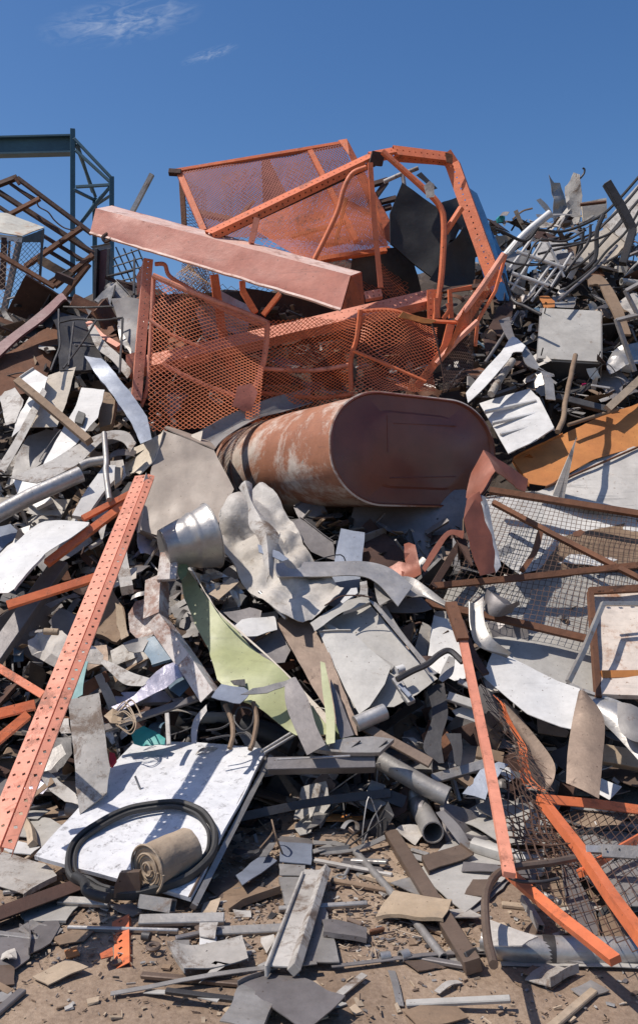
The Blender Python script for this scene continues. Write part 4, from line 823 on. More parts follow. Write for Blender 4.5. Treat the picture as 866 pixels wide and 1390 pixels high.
# ================================================================== grey plates and steel bars right of centre bottom
SH('upper of the two flat grey plates lying right of the brown bar', 'flat_plate', 'plate', 'p', [(155,88),(305,8),(420,40),(520,90),(560,190),(350,190)], 'greyl', .09, ty=-.1)
SH('lower of the two flat grey plates lying right of the brown bar', 'flat_plate', 'plate', 'p', [(20,290),(120,190),(225,125),(350,190),(420,240),(355,320),(200,446),(140,400)], 'greyl', .045, ty=-.05, dent=.006)
SH('small brown rusty plate lying on the lower grey plate', 'rusty_plate', 'plate', 'p', [(35,240),(185,195),(235,240),(60,292)], 'brown', .075)
SH('narrow plate edge tucked under the lower grey plate', 'narrow_plate', 'plate', 'p', [(205,440),(390,295),(400,305),(235,458)], 'grey', .02)
BX('long brown steel box bar lying on the dirt at bottom centre right', 'steel_box_bar', 'bar', 'z', (517,1106), (640,1302), 19, 'brown', d=.12, dep=.05)
BX('end flap at the foot of the brown steel box bar', 'end_flap', 'flap', 'p', (205,612), (250,590), 22, 'dark', d=.13)
TB('slim dull aluminium tube lying diagonally on the dirt', 'aluminium_tube', 'tube', 'z', [(483,1157),(540,1222),(602,1300)], 11, 'galv', .04, hollow=True)
hp = thing('hollow_pipe', 'short hollow grey pipe with its open end facing the viewer', 'pipe', W(580, 1130, 4.1))
TB(None, 'tube', None, 'm', [(15,585),(48,650),(78,708)], 78, 'galv', .18, parent=hp, sides=20, hollow=True, smooth=False)
TB(None, 'coupling', None, 'm', [(-2,560),(20,590)], 84, 'galv', .18, parent=hp, sides=20, hollow=True, smooth=False)
TB('thick grey steel pipe slanting down left of the hollow pipe', 'thick_pipe', 'pipe', 'l', [(680,495),(866,602),(945,640)], 72, 'galv', .30, sides=20, hollow=True, smooth=False)
BX('brown steel strip slanting above the thick grey pipe', 'steel_strip', 'strip', 'l', (570,335), (880,505), 36, 'brown', d=.42, dep=.02)
TB('whitish short cylinder nested below the grey drawer panel', 'short_cylinder', 'cylinder', 'l', [(585,355),(700,305)], 58, 'alu', .45, sides=18, smooth=False)
BX('grey steel bracket bar slanting to the salmon bar', 'bracket_bar', 'bar', 'm', (75,500), (285,440), 34, 'galv', d=.30, dep=.03)
ST('dark wavy sheet strip hanging below the black curved bar', 'wavy_dark_strip', 'strip', 'm', [(52,150),(75,260),(40,380),(100,440)], [(120,135),(135,250),(110,350),(120,440)], 'dark', .35, bow=.0)
ST('small dark curled strip beside the wavy dark strip', 'curled_strip', 'strip', 'm', [(125,330),(150,380),(160,440),(175,455)], [(185,330),(190,390),(185,440),(178,455)], 'dark', .35)
BX('green grey tube end tucked left of the salmon bar', 'tube_end', 'tube', 'm', (175,122), (235,150), 22, 'alu', d=.4)
BX('pale square bar left of the salmon bar', 'square_bar', 'bar', 'm', (135,180), (240,215), 32, 'greyl', d=.38)
SH('flat grey shard left of the salmon bar', 'grey_shard', 'scrap', 'm', [(150,240),(215,220),(260,262),(255,290),(165,262)], 'greyl', .3)
SH('bright silver corner bracket beside the bracket bar', 'silver_bracket', 'bracket', 'm', [(195,560),(260,470),(330,440),(365,445),(290,545),(280,580)], 'bluel', .3, tx=.2)
SH('white plastic fragment lying right of the silver bracket', 'plastic_fragment', 'fragment', 'm', [(320,450),(370,460),(392,495),(370,515),(330,480)], 'white', .26)
SH('orange brown block under the bracket bar', 'wooden_block', 'block', 'm', [(160,505),(200,490),(245,525),(215,545)], 'wood', .25, thick=.03)
BX('small wooden block beside the salmon bar', 'small_block', 'block', 'm', (245,395), (350,420), 42, 'wood', d=.2)

# ================================================================== centre: drawer panel, bands, green sheet
dp = thing('grey_drawer_panel', 'speckled grey cabinet panel with folded edge in the centre of the heap', 'panel', W(510, 900, 4.9))
SH(None, 'face', None, 'j', [(15,505),(225,392),(300,480),(440,648),(500,700),(420,760),(330,808),(130,812)], 'greyl', .35, tx=.1, ty=-.1, parent=dp, dent=.006)
SH(None, 'folded_edge', None, 'j', [(0,482),(35,462),(130,400),(228,368),(236,395),(130,440),(22,512)], 'greyl', .42, ty=-.4, parent=dp)
BX(None, 'crossbar', None, 'j', (62,480), (328,655), 22, 'greyl', d=.40, dep=.02, parent=dp)
ST(None, 'side_lip', None, 'j', [(228,385),(300,470),(400,590),(465,680)], [(262,400),(330,480),(420,595),(480,690)], 'galv', .44, parent=dp)
SH('triangular grey plate below the drawer panel crossbar', 'triangular_plate', 'plate', 'l', [(445,5),(570,0),(725,130),(700,200),(640,290),(600,318),(560,250)], 'greyl', .43, tx=.15)
lt = thing('chrome_latch', 'small chrome drawer latch at the right corner of the drawer panel', 'latch', W(545, 935, 4.5))
lb = BX(None, 'body', None, 'j', (335,688), (400,785), 30, 'alu', d=.5, dep=.03, parent=lt); BX(None, 'plate', None, 'j', (350,715), (395,765), 16, 'bluel', d=.53, dep=.01, parent=lb); TB(None, 'knob', None, 'j', [(340,665),(370,655)], 30, 'white', .5, parent=lt)
TB('black curved bar arching from the latch to the right', 'black_curved_bar', 'bar', 'j', [(342,700),(400,668),(460,640),(510,600),(550,588),(600,632)], 22, 'dark', .56, sides=6)
SH('white folded plate standing behind the black curved bar', 'folded_white_plate', 'plate', 'j', [(487,455),(540,470),(570,520),(600,560),(612,700),(570,712),(460,655)], 'white', .25, tx=.3, dent=.02)
ST('grey sheet curl right of the black curved bar', 'sheet_curl', 'sheet metal', 'j', [(545,610),(520,660),(505,700)], [(570,620),(560,680),(520,712)], 'galv', .45)
SH('bright shard lying below the white folded plate', 'bright_shard', 'scrap', 'j', [(400,660),(450,640),(500,680),(460,700),(430,690)], 'alu', .3)
SH('long dull brown grey plate slanting across the centre', 'long_dull_plate', 'plate', 'z', [(374,842),(405,826),(440,870),(482,975),(486,1000),(462,992),(425,935)], 'brown', .40, tx=.2, dent=.006)
SH('brown plate corner behind the top of the long dull plate', 'plate_corner', 'plate', 'i', [(620,595),(660,520),(700,470),(725,480),(705,570),(650,590)], 'wood', .3)
SH('pale blue steel plate standing upright below the tank', 'blue_plate', 'plate', 'j', [(122,108),(218,125),(205,250),(190,370),(110,420),(78,410),(100,230)], 'bluel', .30, tx=.1, dent=.006)
ST('long arched pale flat bar crossing the blue steel plate', 'arched_pale_bar', 'bar', 'z', [(369,766),(430,764),(490,763),(528,772),(560,796)], [(377,784),(430,784),(485,783),(512,793),(540,824)], 'alu', .46, ty=-.3, thick=.006, nsub=6)
ST('wide curled grey band to the right of the arched bar', 'curled_grey_band', 'strip', 'j', [(252,320),(330,298),(400,298),(470,345),(545,405)], [(275,412),(350,375),(410,378),(455,378),(530,410)], 'galv', .44, ty=-.2, bow=.03)
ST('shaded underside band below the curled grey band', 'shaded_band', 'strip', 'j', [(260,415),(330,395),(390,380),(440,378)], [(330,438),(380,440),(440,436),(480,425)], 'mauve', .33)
ST('thin grey strap curving down right of the curled band', 'thin_strap', 'strap', 'j', [(265,415),(330,500),(390,580),(450,640)], [(300,410),(345,490),(405,570),(465,640)], 'grey', .36)
SH('pale curled offcut on top of the drawer panel', 'curled_offcut', 'offcut', 'j', [(165,345),(188,342),(190,362),(130,405),(120,398)], 'white', .5)
SH('short pale tab standing beside the curled offcut', 'pale_tab', 'offcut', 'j', [(198,325),(225,318),(228,372),(192,372)], 'whited', .5)
TB('thin brown wire looping over the blue plate foot', 'brown_wire', 'wire', 'j', [(60,410),(120,375),(180,370),(245,378)], 5, 'rustd', .55, sides=6)
SH('big crumpled white sheet hanging in front of the tank', 'crumpled_white_sheet', 'sheet metal', 'i', [(288,212),(360,130),(468,72),(515,130),(570,225),(680,360),(760,470),(660,570),(590,602),(525,582),(440,505),(345,410),(290,310)], 'plast', .55, tx=.1, thick=.005, crumple=.10, cell=.035, cf=.6)
ST('twisted pale fold standing out of the crumpled white sheet', 'twisted_fold', 'sheet metal', 'i', [(360,120),(395,180),(400,270),(440,330),(470,490)], [(410,105),(420,200),(512,300),(500,370),(490,480)], 'whited', .78, bow=.04)
SH('bluish tab across the crumpled white sheet', 'bluish_tab', 'tab', 'i', [(430,340),(520,372),(555,400),(530,412),(440,372)], 'bluel', .8)
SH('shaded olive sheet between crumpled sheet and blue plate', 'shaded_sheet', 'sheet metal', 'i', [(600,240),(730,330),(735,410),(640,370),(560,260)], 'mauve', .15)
# beige box and bucket
bx = thing('beige_cabinet', 'crushed beige metal cabinet left of the tank', 'cabinet', W(240, 720, 6.0))
fold([W(222,583,6.15), W(291,612,6.05), W(318,665,5.85), W(290,728,5.62), W(215,727,5.65), W(187,717,5.7), W(208,632,6.0)], 'beige', 'front_panel', bx, .01, .003)
fold([W(222,582,6.13), W(208,631,5.98), W(196,648,5.95), W(186,642,6.1), W(169,650,6.3), W(175,613,6.45), W(200,602,6.3)], 'beigel', 'torn_side', bx, .008, .01)
fold([W(187,718,5.72), W(215,728,5.66), W(268,730,5.66), W(240,752,5.9), W(190,745,5.95)], 'beige', 'bottom_panel', bx, .008, .003)
fold([W(223,582,6.15), W(291,611,6.05), W(300,600,6.6), W(235,575,6.7)], 'beige', 'top_panel', bx, .008, .003)
bk = thing('silver_bucket', 'dented silver metal bucket lying on its side under the beige cabinet', 'bucket', W(260, 768, 5.3))
def bucket():
    P0 = W(222, 745, 5.12); P1 = W(287, 727, 5.24); ax = (P1-P0).normalized(); s = ax.cross(Vector((0,0,1))).normalized(); u = s.cross(ax)
    bm = bmesh.new(); R = []
    for k in range(25):
        t = k/24; r_ = (.092+.066*t)*1.22; r_ += .006*math.exp(-((t-.62)/.035)**2) - .003*math.exp(-((t-.5)/.06)**2) + (.006 if k == 24 else 0)
        R.append([bm.verts.new(P0.lerp(P1, t)+(s*math.cos(a)+u*math.sin(a))*r_*(1+.03*noise.noise(Vector((math.cos(a)*2, math.sin(a)*2, t*3))))) for a in [2*math.pi*j/36 for j in range(36)]])
    for k in range(24):
        for j in range(36): bm.faces.new((R[k][j], R[k][(j+1)%36], R[k+1][(j+1)%36], R[k+1][j]))
    bm.faces.new(R[0][::-1]); bmesh.ops.recalc_face_normals(bm, faces=bm.faces[:]); bmesh.ops.solidify(bm, geom=bm.faces[:], thickness=.004); sh_ = finish(bm, 'shell', 'alu', bk, True, 50)
    finish(tube_bm([P1+(s*math.cos(a)+u*math.sin(a))*.194 for a in [2*math.pi*j/30 for j in range(31)]], .006, 6, False, False), 'rolled_rim', 'galv', sh_, True)
bucket()
# green sheet
gs = thing('olive_green_sheet', 'long bent olive green steel sheet diving through the centre of the heap', 'sheet metal', W(350, 960, 4.9))
SH(None, 'panel', None, 'z', [(244,775),(254,768),(272,800),(296,832),(330,864),(366,900),(388,920),(420,955),(444,985),(443,999),(400,992),(348,962),(315,945),(296,925),(283,880),(264,845),(250,810)], 'green', .42, tx=.15, ty=-.1, parent=gs, dent=.03, fr=3)
ST(None, 'rolled_edge', None, 'z', [(256,766),(290,822),(330,859),(390,915),(446,972)], [(261,772),(294,828),(334,866),(394,922),(448,990)], 'beigel', .47, parent=gs)
SH(None, 'curled_top', None, 'i', [(118,455),(122,430),(150,420),(160,432),(155,470),(132,490)], 'greend', .5, tx=-.3, parent=gs)
ST('split green strip standing upright right of the olive sheet', 'green_strip', 'strip', 'l', [(448,112),(455,220),(470,330),(470,438)], [(466,118),(492,250),(505,340),(505,430)], 'green', .55, tx=.3, bow=.0)
SH('dark green sliver behind the split green strip', 'green_sliver', 'scrap', 'l', [(468,400),(500,330),(575,340),(580,410),(520,430),(470,438)], 'greend', .38)
SH('lavender grey plate behind the split green strip', 'lavender_plate', 'plate', 'l', [(485,180),(520,250),(572,412),(520,428),(500,300)], 'mauve', .47, tx=-.2)
ST('tall grey mauve sheet curled like a sail left of the split green strip', 'curled_grey_sheet', 'sheet metal', 'l', [(308,205),(312,280),(350,380),(395,478)], [(350,172),(400,260),(430,360),(468,438)], 'mauve', .62, tx=.1, bow=.0)
st = thing('bent_signal_strip', 'pale bluish strip bridging left from the top of the curled grey sheet', 'strip', W(330, 940, 4.6))
SH(None, 'wide_end', None, 'l', [(18,245),(60,193),(148,203),(172,225),(132,272)], 'bluel', .58, ty=-.2, parent=st); SH(None, 'arm', None, 'l', [(138,268),(185,230),(345,172),(340,190),(240,240)], 'galv', .6, parent=st)
SH('dark clip under the pale bluish strip', 'dark_clip', 'clip', 'l', [(95,190),(150,180),(155,210),(110,205)], 'dark', .5)
SH('flattened grey duct fan shaped beneath the curled sheet', 'flattened_duct', 'duct', 'l', [(410,470),(470,440),(560,420),(650,413),(735,425),(680,478),(560,478)], 'galv', .5, ty=-.5, thick=.02)
for i in range(2): BX('dark seam slat on the flattened duct, ' + ('left', 'right')[i] + ' one', 'seam_lath', 'lath', 'l', (540+i*110,470), (605+i*105,418), 5, 'dark', d=.53, dep=.01)
BX('long dark box section lying level under the flattened duct', 'long_box_section', 'bar', 'l', (240,508), (662,500), 44, 'mauve', d=.50, dep=.08)
BX('thin silver lath resting along the long box section', 'silver_lath', 'lath', 'l', (275,492), (565,478), 8, 'alu', d=.56)
TB('black corrugated pipe in shade behind the bright white plate', 'black_pipe', 'pipe', 'l', [(140,360),(240,390),(345,440)], 85, 'black', .15, sides=16)
TB('long black bar lying low under the long box section', 'black_bar', 'bar', 'l', [(130,720),(430,660),(720,625)], 30, 'dark', .25, sides=4)
TB('black square tube end pointing right below the long box section', 'black_square_tube', 'tube', 'l', [(690,630),(780,665)], 45, 'dark', .22, sides=4)
for i, (p, q) in enumerate((((215,462),(345,382)), ((228,468),(352,395)))): TB('slim silver rod beside the top right corner of the white plate, ' + ('upper', 'lower')[i], 'silver_rod', 'rod', 'l', [p, q], 11, 'alu', .45)
ck = thing('brown_cable_coil', 'loops of brown cable hanging in front of the black pipe', 'cable', W(325, 1000, 4.7))
for pts, w_ in (([(110,330),(130,290),(180,300),(182,350),(150,380),(115,350),(110,320)],7), ([(120,430),(110,400),(150,390),(178,420),(165,445)],8), ([(75,280),(100,340),(105,400),(92,450)],18), ([(185,270),(198,340),(185,420),(172,455)],18), ([(0,380),(60,370),(110,340)],7), ([(0,415),(80,400),(100,405)],7)): TB(None, 'loop', None, 'l', pts, w_, 'wood' if w_ > 10 else 'dark', .5, parent=ck, sides=7)

# ================================================================== left middle
SH('long bent pale sheet slanting right beside the mesh gate', 'bent_pale_sheet', 'sheet metal', 'g', [(335,70),(400,80),(455,140),(512,208),(578,305),(595,392),(552,412),(520,340),(440,215),(370,130)], 'bluel', .45, tx=.2, dent=.02)
SH('pinkish plate standing left of the bent pale sheet', 'pinkish_plate', 'plate', 'g', [(190,152),(298,124),(262,250),(225,348),(112,350)], 'beigel', .3, tx=-.3)
SH('white dented sheet at the left edge below the dished plate', 'dented_white_sheet', 'sheet metal', 'g', [(-20,190),(60,190),(100,250),(70,342),(30,345),(5,250)], 'whited', .3, tx=.3, dent=.03)
SH('white pointed sheet leaning by the left edge', 'pointed_sheet', 'sheet metal', 'g', [(78,150),(132,114),(188,150),(160,230),(100,330),(50,390),(60,300),(120,215)], 'white', .42, tx=.3, dent=.03)
ST('narrow white strip dropping from the pinkish plate to the lower left', 'narrow_white_strip', 'strip', 'g', [(170,190),(110,300),(50,410),(-10,500)], [(185,210),(130,330),(75,430),(20,520)], 'whited', .45)
op = thing('white_holed_panel', 'white panel with a black square opening near its top', 'panel', W(90, 620, 6.0))
SH(None, 'panel', None, 'g', [(320,192),(412,200),(385,310),(330,372),(300,415),(200,492),(160,520),(180,480),(250,350),(300,260)], 'white', .45, tx=.2, parent=op, dent=.004)
SH(None, 'dark_opening', None, 'g', [(312,290),(338,300),(334,320),(326,342),(297,332),(302,312)], 'black', .49, tx=.2, parent=op, thick=.02, dent=0)  # black plate stands in for the dark inside of a hole
TB('brown wooden bar crossing in front of the white holed panel', 'wooden_bar', 'bar', 'g', [(70,165),(220,290),(352,402)], 26, 'wood', .62, sides=4)
SH('brown paper like carton squeezed right of the holed panel', 'brown_carton', 'carton', 'g', [(405,222),(450,240),(462,265),(442,355),(395,362),(392,290)], 'wood', .25, thick=.06, crumple=.01)
ST('long white gutter bent over like an elbow left of the beige cabinet', 'bent_gutter', 'gutter', 'g', [(40,548),(180,490),(300,420),(420,365),(500,365),(535,408)], [(148,572),(215,545),(320,478),(410,398),(480,402),(512,448)], 'whited', .52, ty=-.3, thick=.006, dent=.008)
TB('grey vertical conduit piercing the bent gutter', 'vertical_conduit', 'conduit', 'g', [(410,370),(418,480),(416,520),(430,630)], 20, 'galv', .66)
TB('large round silver pipe lying across the left edge', 'round_pipe', 'pipe', 'g', [(-60,715),(120,618),(318,530)], 60, 'alu', .55, sides=20, hollow=True, smooth=False)
TB('grey curved elbow tube at the end of the round silver pipe', 'elbow_tube', 'tube', 'g', [(315,500),(350,485),(410,475)], 34, 'galv', .5)
SH('grey brown panel under the holed panel', 'grey_brown_panel', 'panel', 'g', [(35,548),(70,450),(110,380),(185,350),(262,365),(240,430),(180,480),(100,520)], 'grey', .15, tx=-.1)
SH('small white tray below the bent gutter', 'white_tray', 'tray', 'g', [(60,560),(110,545),(175,580),(210,640),(150,670),(80,620)], 'white', .25, tx=.3, thick=.03)
SH('crumpled pale sheet in shade under the round pipe', 'crumpled_pale_sheet', 'sheet metal', 'g', [(110,640),(200,620),(250,660),(240,695),(115,685)], 'whited', .2, crumple=.02)
SH('long white beam face below the conduit', 'white_beam', 'beam', 'g', [(285,700),(340,610),(410,500),(455,500),(450,560),(400,620),(340,705)], 'white', .40, thick=.03)
SH('small white corner piece left of the salmon rack upright', 'corner_piece', 'sheet metal', 'g', [(370,620),(430,640),(420,720),(400,790),(372,700)], 'whited', .3)
SH('little wooden block left of the salmon rack upright', 'little_block', 'block', 'g', [(455,515),(485,520),(478,570),(452,590)], 'woodp', .45, thick=.03)
SH('leafy pale fragment above the little wooden block', 'pale_fragment', 'fragment', 'g', [(430,470),(485,462),(495,530),(470,560),(440,520)], 'plast', .4, crumple=.02)
SH('large bright white panel with rounded corner at the left edge', 'bright_white_panel', 'panel', 'g', [(-30,890),(20,830),(100,745),(145,710),(175,700),(350,712),(345,722),(180,850),(60,985),(35,1000),(-30,1003)], 'white', .62, tx=.2, ty=-.3, dent=.015)
SH('bluish plate edge stack left above the bright white panel', 'plate_stack', 'plate', 'g', [(-20,740),(45,725),(70,750),(50,800),(-20,860)], 'bluel', .35, tx=-.2)
BX('mauve grey beam running down under the bright white panel', 'mauve_beam', 'beam', 'z', (82,760), (-20,905), 22, 'mauve', d=.4)
TB('short pale wooden rod left of the rack upright', 'wooden_rod', 'rod', 'g', [(352,820),(402,792)], 16, 'whited', .4)
for i, (pts, cr, w_, dd) in enumerate((([(325,705),(515,606)],'g',20,.6), ([(185,880),(515,630)],'g',26,.55), ([(30,1045),(385,932)],'g',26,.75), ([(-20,355),(175,475)],'h',24,1.0), ([(-20,550),(140,510)],'h',28,1.05), ([(-20,660),(110,552)],'h',26,1.05))):
    TB('orange brace tube meeting the salmon upright, ' + ('topmost of six','second from the top, long','third from the top, ending at the left edge','fourth from the top, sloping down right','fifth from the top','lowest of six')[i], 'brace_tube', 'tube', cr, pts, w_, 'orange', dd, sides=4, group='orange brace tubes of the salmon upright', smooth=False)
ru = thing('salmon_rack_upright', 'tall salmon perforated rack upright leaning along the left side', 'rack upright', W(60, 1000, 3.2))
pA, pB = W(192,645,5.15), W(-14,1150,2.95)
finish(perf_bm(pA, pB, .074, .03, Vector((-.15,-1,.45)), .055, 2, .0075), 'front_channel', 'salmon', ru)
n_ = frame_of(pA, pB, Vector((-.15,-1,.45))); off = -n_[2]*.060 if (n_[2].x < 0) else n_[2]*.060
finish(perf_bm(pA+off-n_[1]*.006, pB+off-n_[1]*.012, .040, .04, Vector((.25,-1,.4)), .055, 1, .0085), 'side_channel', 'salmon', ru)
fold([W(199,640,5.1), W(203,650,5.1), W(190,720,4.85), W(187,722,4.85), W(194,660,5.05)], 'beigel', 'flaking_strip', ru, .003, .01)
# lower left
SH('white crumpled bag behind the salmon upright', 'crumpled_bag', 'bag', 'h', [(110,245),(140,205),(185,183),(240,200),(262,240),(255,300),(200,330),(120,292)], 'plast', .4, crumple=.05, tx=.2)
TB('small brown nozzle on the crumpled bag', 'small_nozzle', 'nozzle', 'h', [(175,222),(230,225)], 24, 'woodp', .6)
SH('torn pale rag stretched right of the crumpled bag', 'torn_rag', 'cloth', 'h', [(250,270),(330,245),(400,290),(395,330),(330,322),(280,330)], 'plast', .45, crumple=.04)
ST('long pale torn strip trailing right from the rag', 'torn_strip', 'strip', 'h', [(385,325),(450,350),(520,385),(600,410)], [(395,345),(440,390),(490,430),(560,438)], 'whited', .45)
SH('teal board slotted behind the salmon upright', 'teal_board', 'board', 'h', [(285,345),(343,342),(325,470),(262,500),(268,430)], 'teal', .45, tx=.2)
SH('pale stained plate standing upright above the white plate', 'stained_plate', 'plate', 'h', [(268,490),(388,462),(412,610),(432,760),(420,850),(318,935),(300,800)], 'whited', .5, tx=-.1, ty=.3, dent=.008)
SH('small teal blue plate in the left middle of the heap', 'teal_blue_plate', 'plate', 'h', [(548,262),(630,232),(668,290),(690,335),(602,360),(570,310)], 'blue', .4, tx=.3)
SH('slate blue scrap below the teal blue plate', 'slate_scrap', 'scrap', 'h', [(655,420),(735,390),(742,440),(705,480),(665,450)], 'blue', .35)
SH('dark grey foil sheet left of the teal blue plate', 'grey_foil', 'foil', 'h', [(480,260),(550,235),(600,228),(560,290),(500,290)], 'grey', .4, crumple=.02)
SH('lavender crumpled plastic left of the white chipped bar', 'lavender_plastic', 'plastic sheet', 'h', [(440,500),(520,460),(640,350),(700,330),(725,370),(650,430),(560,480),(470,520)], 'lav', .48, crumple=.03)
SH('straw coloured frayed fibre clump in the left middle', 'fibre_clump', 'fibre', 'h', [(405,520),(440,500),(480,530),(470,560),(430,560)], 'woodp', .45, crumple=.04)
ra = thing('chipped_angle_bar', 'white and brown chipped steel angle bent above the olive green sheet', 'angle bar', W(250, 880, 5.0))
CW = mat('chipped_white_over_rust', (.62,.57,.53), (.50,.43,.38), .5, 0, (.23,.10,.06), .75, 5, .4, .5, 10)
for pts in ([(628,0),(622,150)], [(622,148),(740,310)], [(738,305),(835,452)]): BX(None, 'angle', None, 'h', pts[0], pts[1], 60, CW, d=.52, parent=ra, kind='angle', nrm=(-.4,-1,.4))
BX(None, 'top_piece', None, 'i', (88,372), (75,480), 66, CW, d=.55, dep=.02, parent=ra)
SH('cream lump streaked with rust left of the chipped angle', 'cream_lump', 'scrap', 'h', [(492,135),(530,95),(595,82),(620,130),(622,190),(540,228),(500,205)], CW, .42, crumple=.05, tx=.2)
SH('brown wooden box broken open behind the salmon upright', 'broken_box', 'box', 'h', [(360,190),(440,60),(490,130),(500,240),(460,275),(380,240)], 'wood', .15, thick=.03, crumple=.02)
SH('yellowish timber splinter on the broken brown box', 'timber_splinter', 'splinter', 'h', [(460,115),(480,130),(505,250),(480,270),(462,200)], 'woodp', .32)
TB('white flaking stick hanging right of the salmon upright', 'flaking_stick', 'stick', 'g', [(475,820),(480,880),(500,985)], 42, 'whited', .55, sides=4)
sw = thing('foil_shreds', 'tangled silver foil shreds below the bucket', 'foil', W(265, 800, 5.2))
for k in range(9):
    r_ = random.Random(k); x = 190+r_.random()*130; y = 425+r_.random()*90
    SH(None, 'shred', None, 'i', [(x, y), (x+50*r_.random()+12, y-30*r_.random()), (x+70, y+20), (x+30*r_.random(), y+40)], 'alu', .35+.05*r_.random(), tx=r_.uniform(-1,1), crumple=.05, cell=.03, parent=sw)
SH('pale shredded foil sheet right of the bucket foot', 'foil_sheet', 'foil', 'i', [(285,440),(330,400),(360,480),(330,520),(300,500)], 'galv', .2, crumple=.04)
SH('brown lath with torn edge right of the olive sheet top', 'torn_lath', 'lath', 'i', [(240,535),(330,472),(360,490),(280,560)], 'woodp', .4)
SH('lavender flat offcut under the crumpled sheet', 'flat_offcut', 'offcut', 'i', [(300,612),(400,590),(450,605),(440,635),(350,655)], 'mauve', .35)
SH('white curved cover piece right of the olive sheet', 'curved_sheet', 'sheet metal', 'i', [(345,665),(370,645),(500,628),(510,680),(430,705),(370,705)], 'white', .38, ty=-.3, dent=.02)
SH('mauve plate corner right of the olive sheet', 'mauve_plate', 'plate', 'i', [(400,740),(520,680),(560,760),(540,808),(430,808)], 'mauve', .3)
TB('slim pale rod slanting above the curved cover piece', 'slim_rod', 'rod', 'i', [(440,530),(545,635)], 14, 'alu', .4)
BX('dark flat bar crossing left behind the pale strip', 'dark_flat_bar', 'bar', 'h', (410,600), (850,455), 26, 'mauve', d=.35)
BX('thin pale post standing above the white plate', 'pale_post', 'post', 'h', (655,540), (662,665), 16, 'whited', d=.4)
SH('turquoise plastic piece peeping above the white plate', 'turquoise_piece', 'plastic', 'h', [(510,610),(560,585),(650,640),(645,665),(520,655)], 'tealb', .3, crumple=.02)
SH('red and white disc behind the stained plate', 'red_disc', 'disc', 'h', [(430,700),(450,705),(458,730),(440,755),(428,745)], 'red', .35, thick=.02)
ST('pale crescent hook strip right above the white plate', 'crescent_strip', 'strip', 'h', [(810,510),(765,560),(750,610),(752,660)], [(812,535),(785,575),(775,610),(770,662)], 'alu', .45)
for k in range(5):
    r_ = random.Random(60+k); x = 430+r_.random()*50; y = 520+r_.random()*50
    TB('thin straw coloured wire curl above the white plate', 'wire_curl', 'wire', 'h', [(x,y),(x+40,y-40*r_.random()),(x+80,y+30),(x+60,y+80*r_.random()),(x+10,y+40)], 5, 'woodp', .45, sides=5, group='straw coloured wire curls')
wp2 = thing('speckled_white_plate', 'large bright white speckled plate lying at lower left', 'plate', W(200, 1150, 3.7))
def plate2():
    a, b, c_, d_ = W(188,1007,4.62), W(364,1021,4.40), W(259,1222,3.36), W(48,1168,3.66)
    fold([a, a.lerp(b,.5), b, b.lerp(c_,.5), c_, c_.lerp(d_,.5), d_, d_.lerp(a,.5)], 'whitesp', 'face', wp2, .018, 0, .08)
    e = tube_bm([b+Vector((.012,-.01,-.02)), c_+Vector((.012,-.01,-.02))], .012, 4); finish(e, 'edge_trim', 'galv', wp2); finish(tube_bm([b+Vector((-.004,0,.012)), b.lerp(c_,.5)+Vector((-.01,0,.012)), c_+Vector((-.004,0,.012))], .006, 5), 'edge_bead', 'brown', wp2)
plate2()
SH('white irregular plate at the left edge behind the wood angle', 'irregular_plate', 'plate', 'n', [(-30,300),(60,320),(180,352),(205,372),(222,402),(92,455),(-30,408)], 'whited', .10)
SH('second white scrap plate above the irregular one at lower left', 'scrap_plate', 'plate', 'n', [(10,290),(60,262),(155,292),(120,322),(40,310)], 'white', .08)
SH('broad grey flat sheet at lower left under the rack upright', 'broad_sheet', 'sheet metal', 'n', [(10,260),(80,160),(200,180),(260,220),(180,300),(120,250),(40,240)], 'greyl', .05)
TB('bent wooden slat left of the white speckled plate', 'bent_lath', 'lath', 'n', [(85,165),(120,220),(130,280)], 26, 'woodp', .12, sides=4)
SH('rounded dirty strip lying above the bent wooden slat', 'dirty_strip', 'strip', 'h', [(150,790),(180,780),(300,860),(310,905),(260,890),(200,850)], 'whited', .2, ty=-.3)
rl = thing('rubber_ring', 'flattened black rubber ring lying on the white speckled plate', 'rubber ring', W(194, 1160, 3.9))
def on_plate(cr, p, lift=0.):
    a, b, c_ = W(188,1007,4.62), W(364,1021,4.40), W(259,1222,3.36); n = (b-a).cross(c_-a).normalized()
    if n.z < 0: n = -n
    o = Vector((0, 0, EYE)); x, y = PX(cr, p); d = W(x, y, 1)-o; return o+d*((a+n*lift-o).dot(n)/d.dot(n))
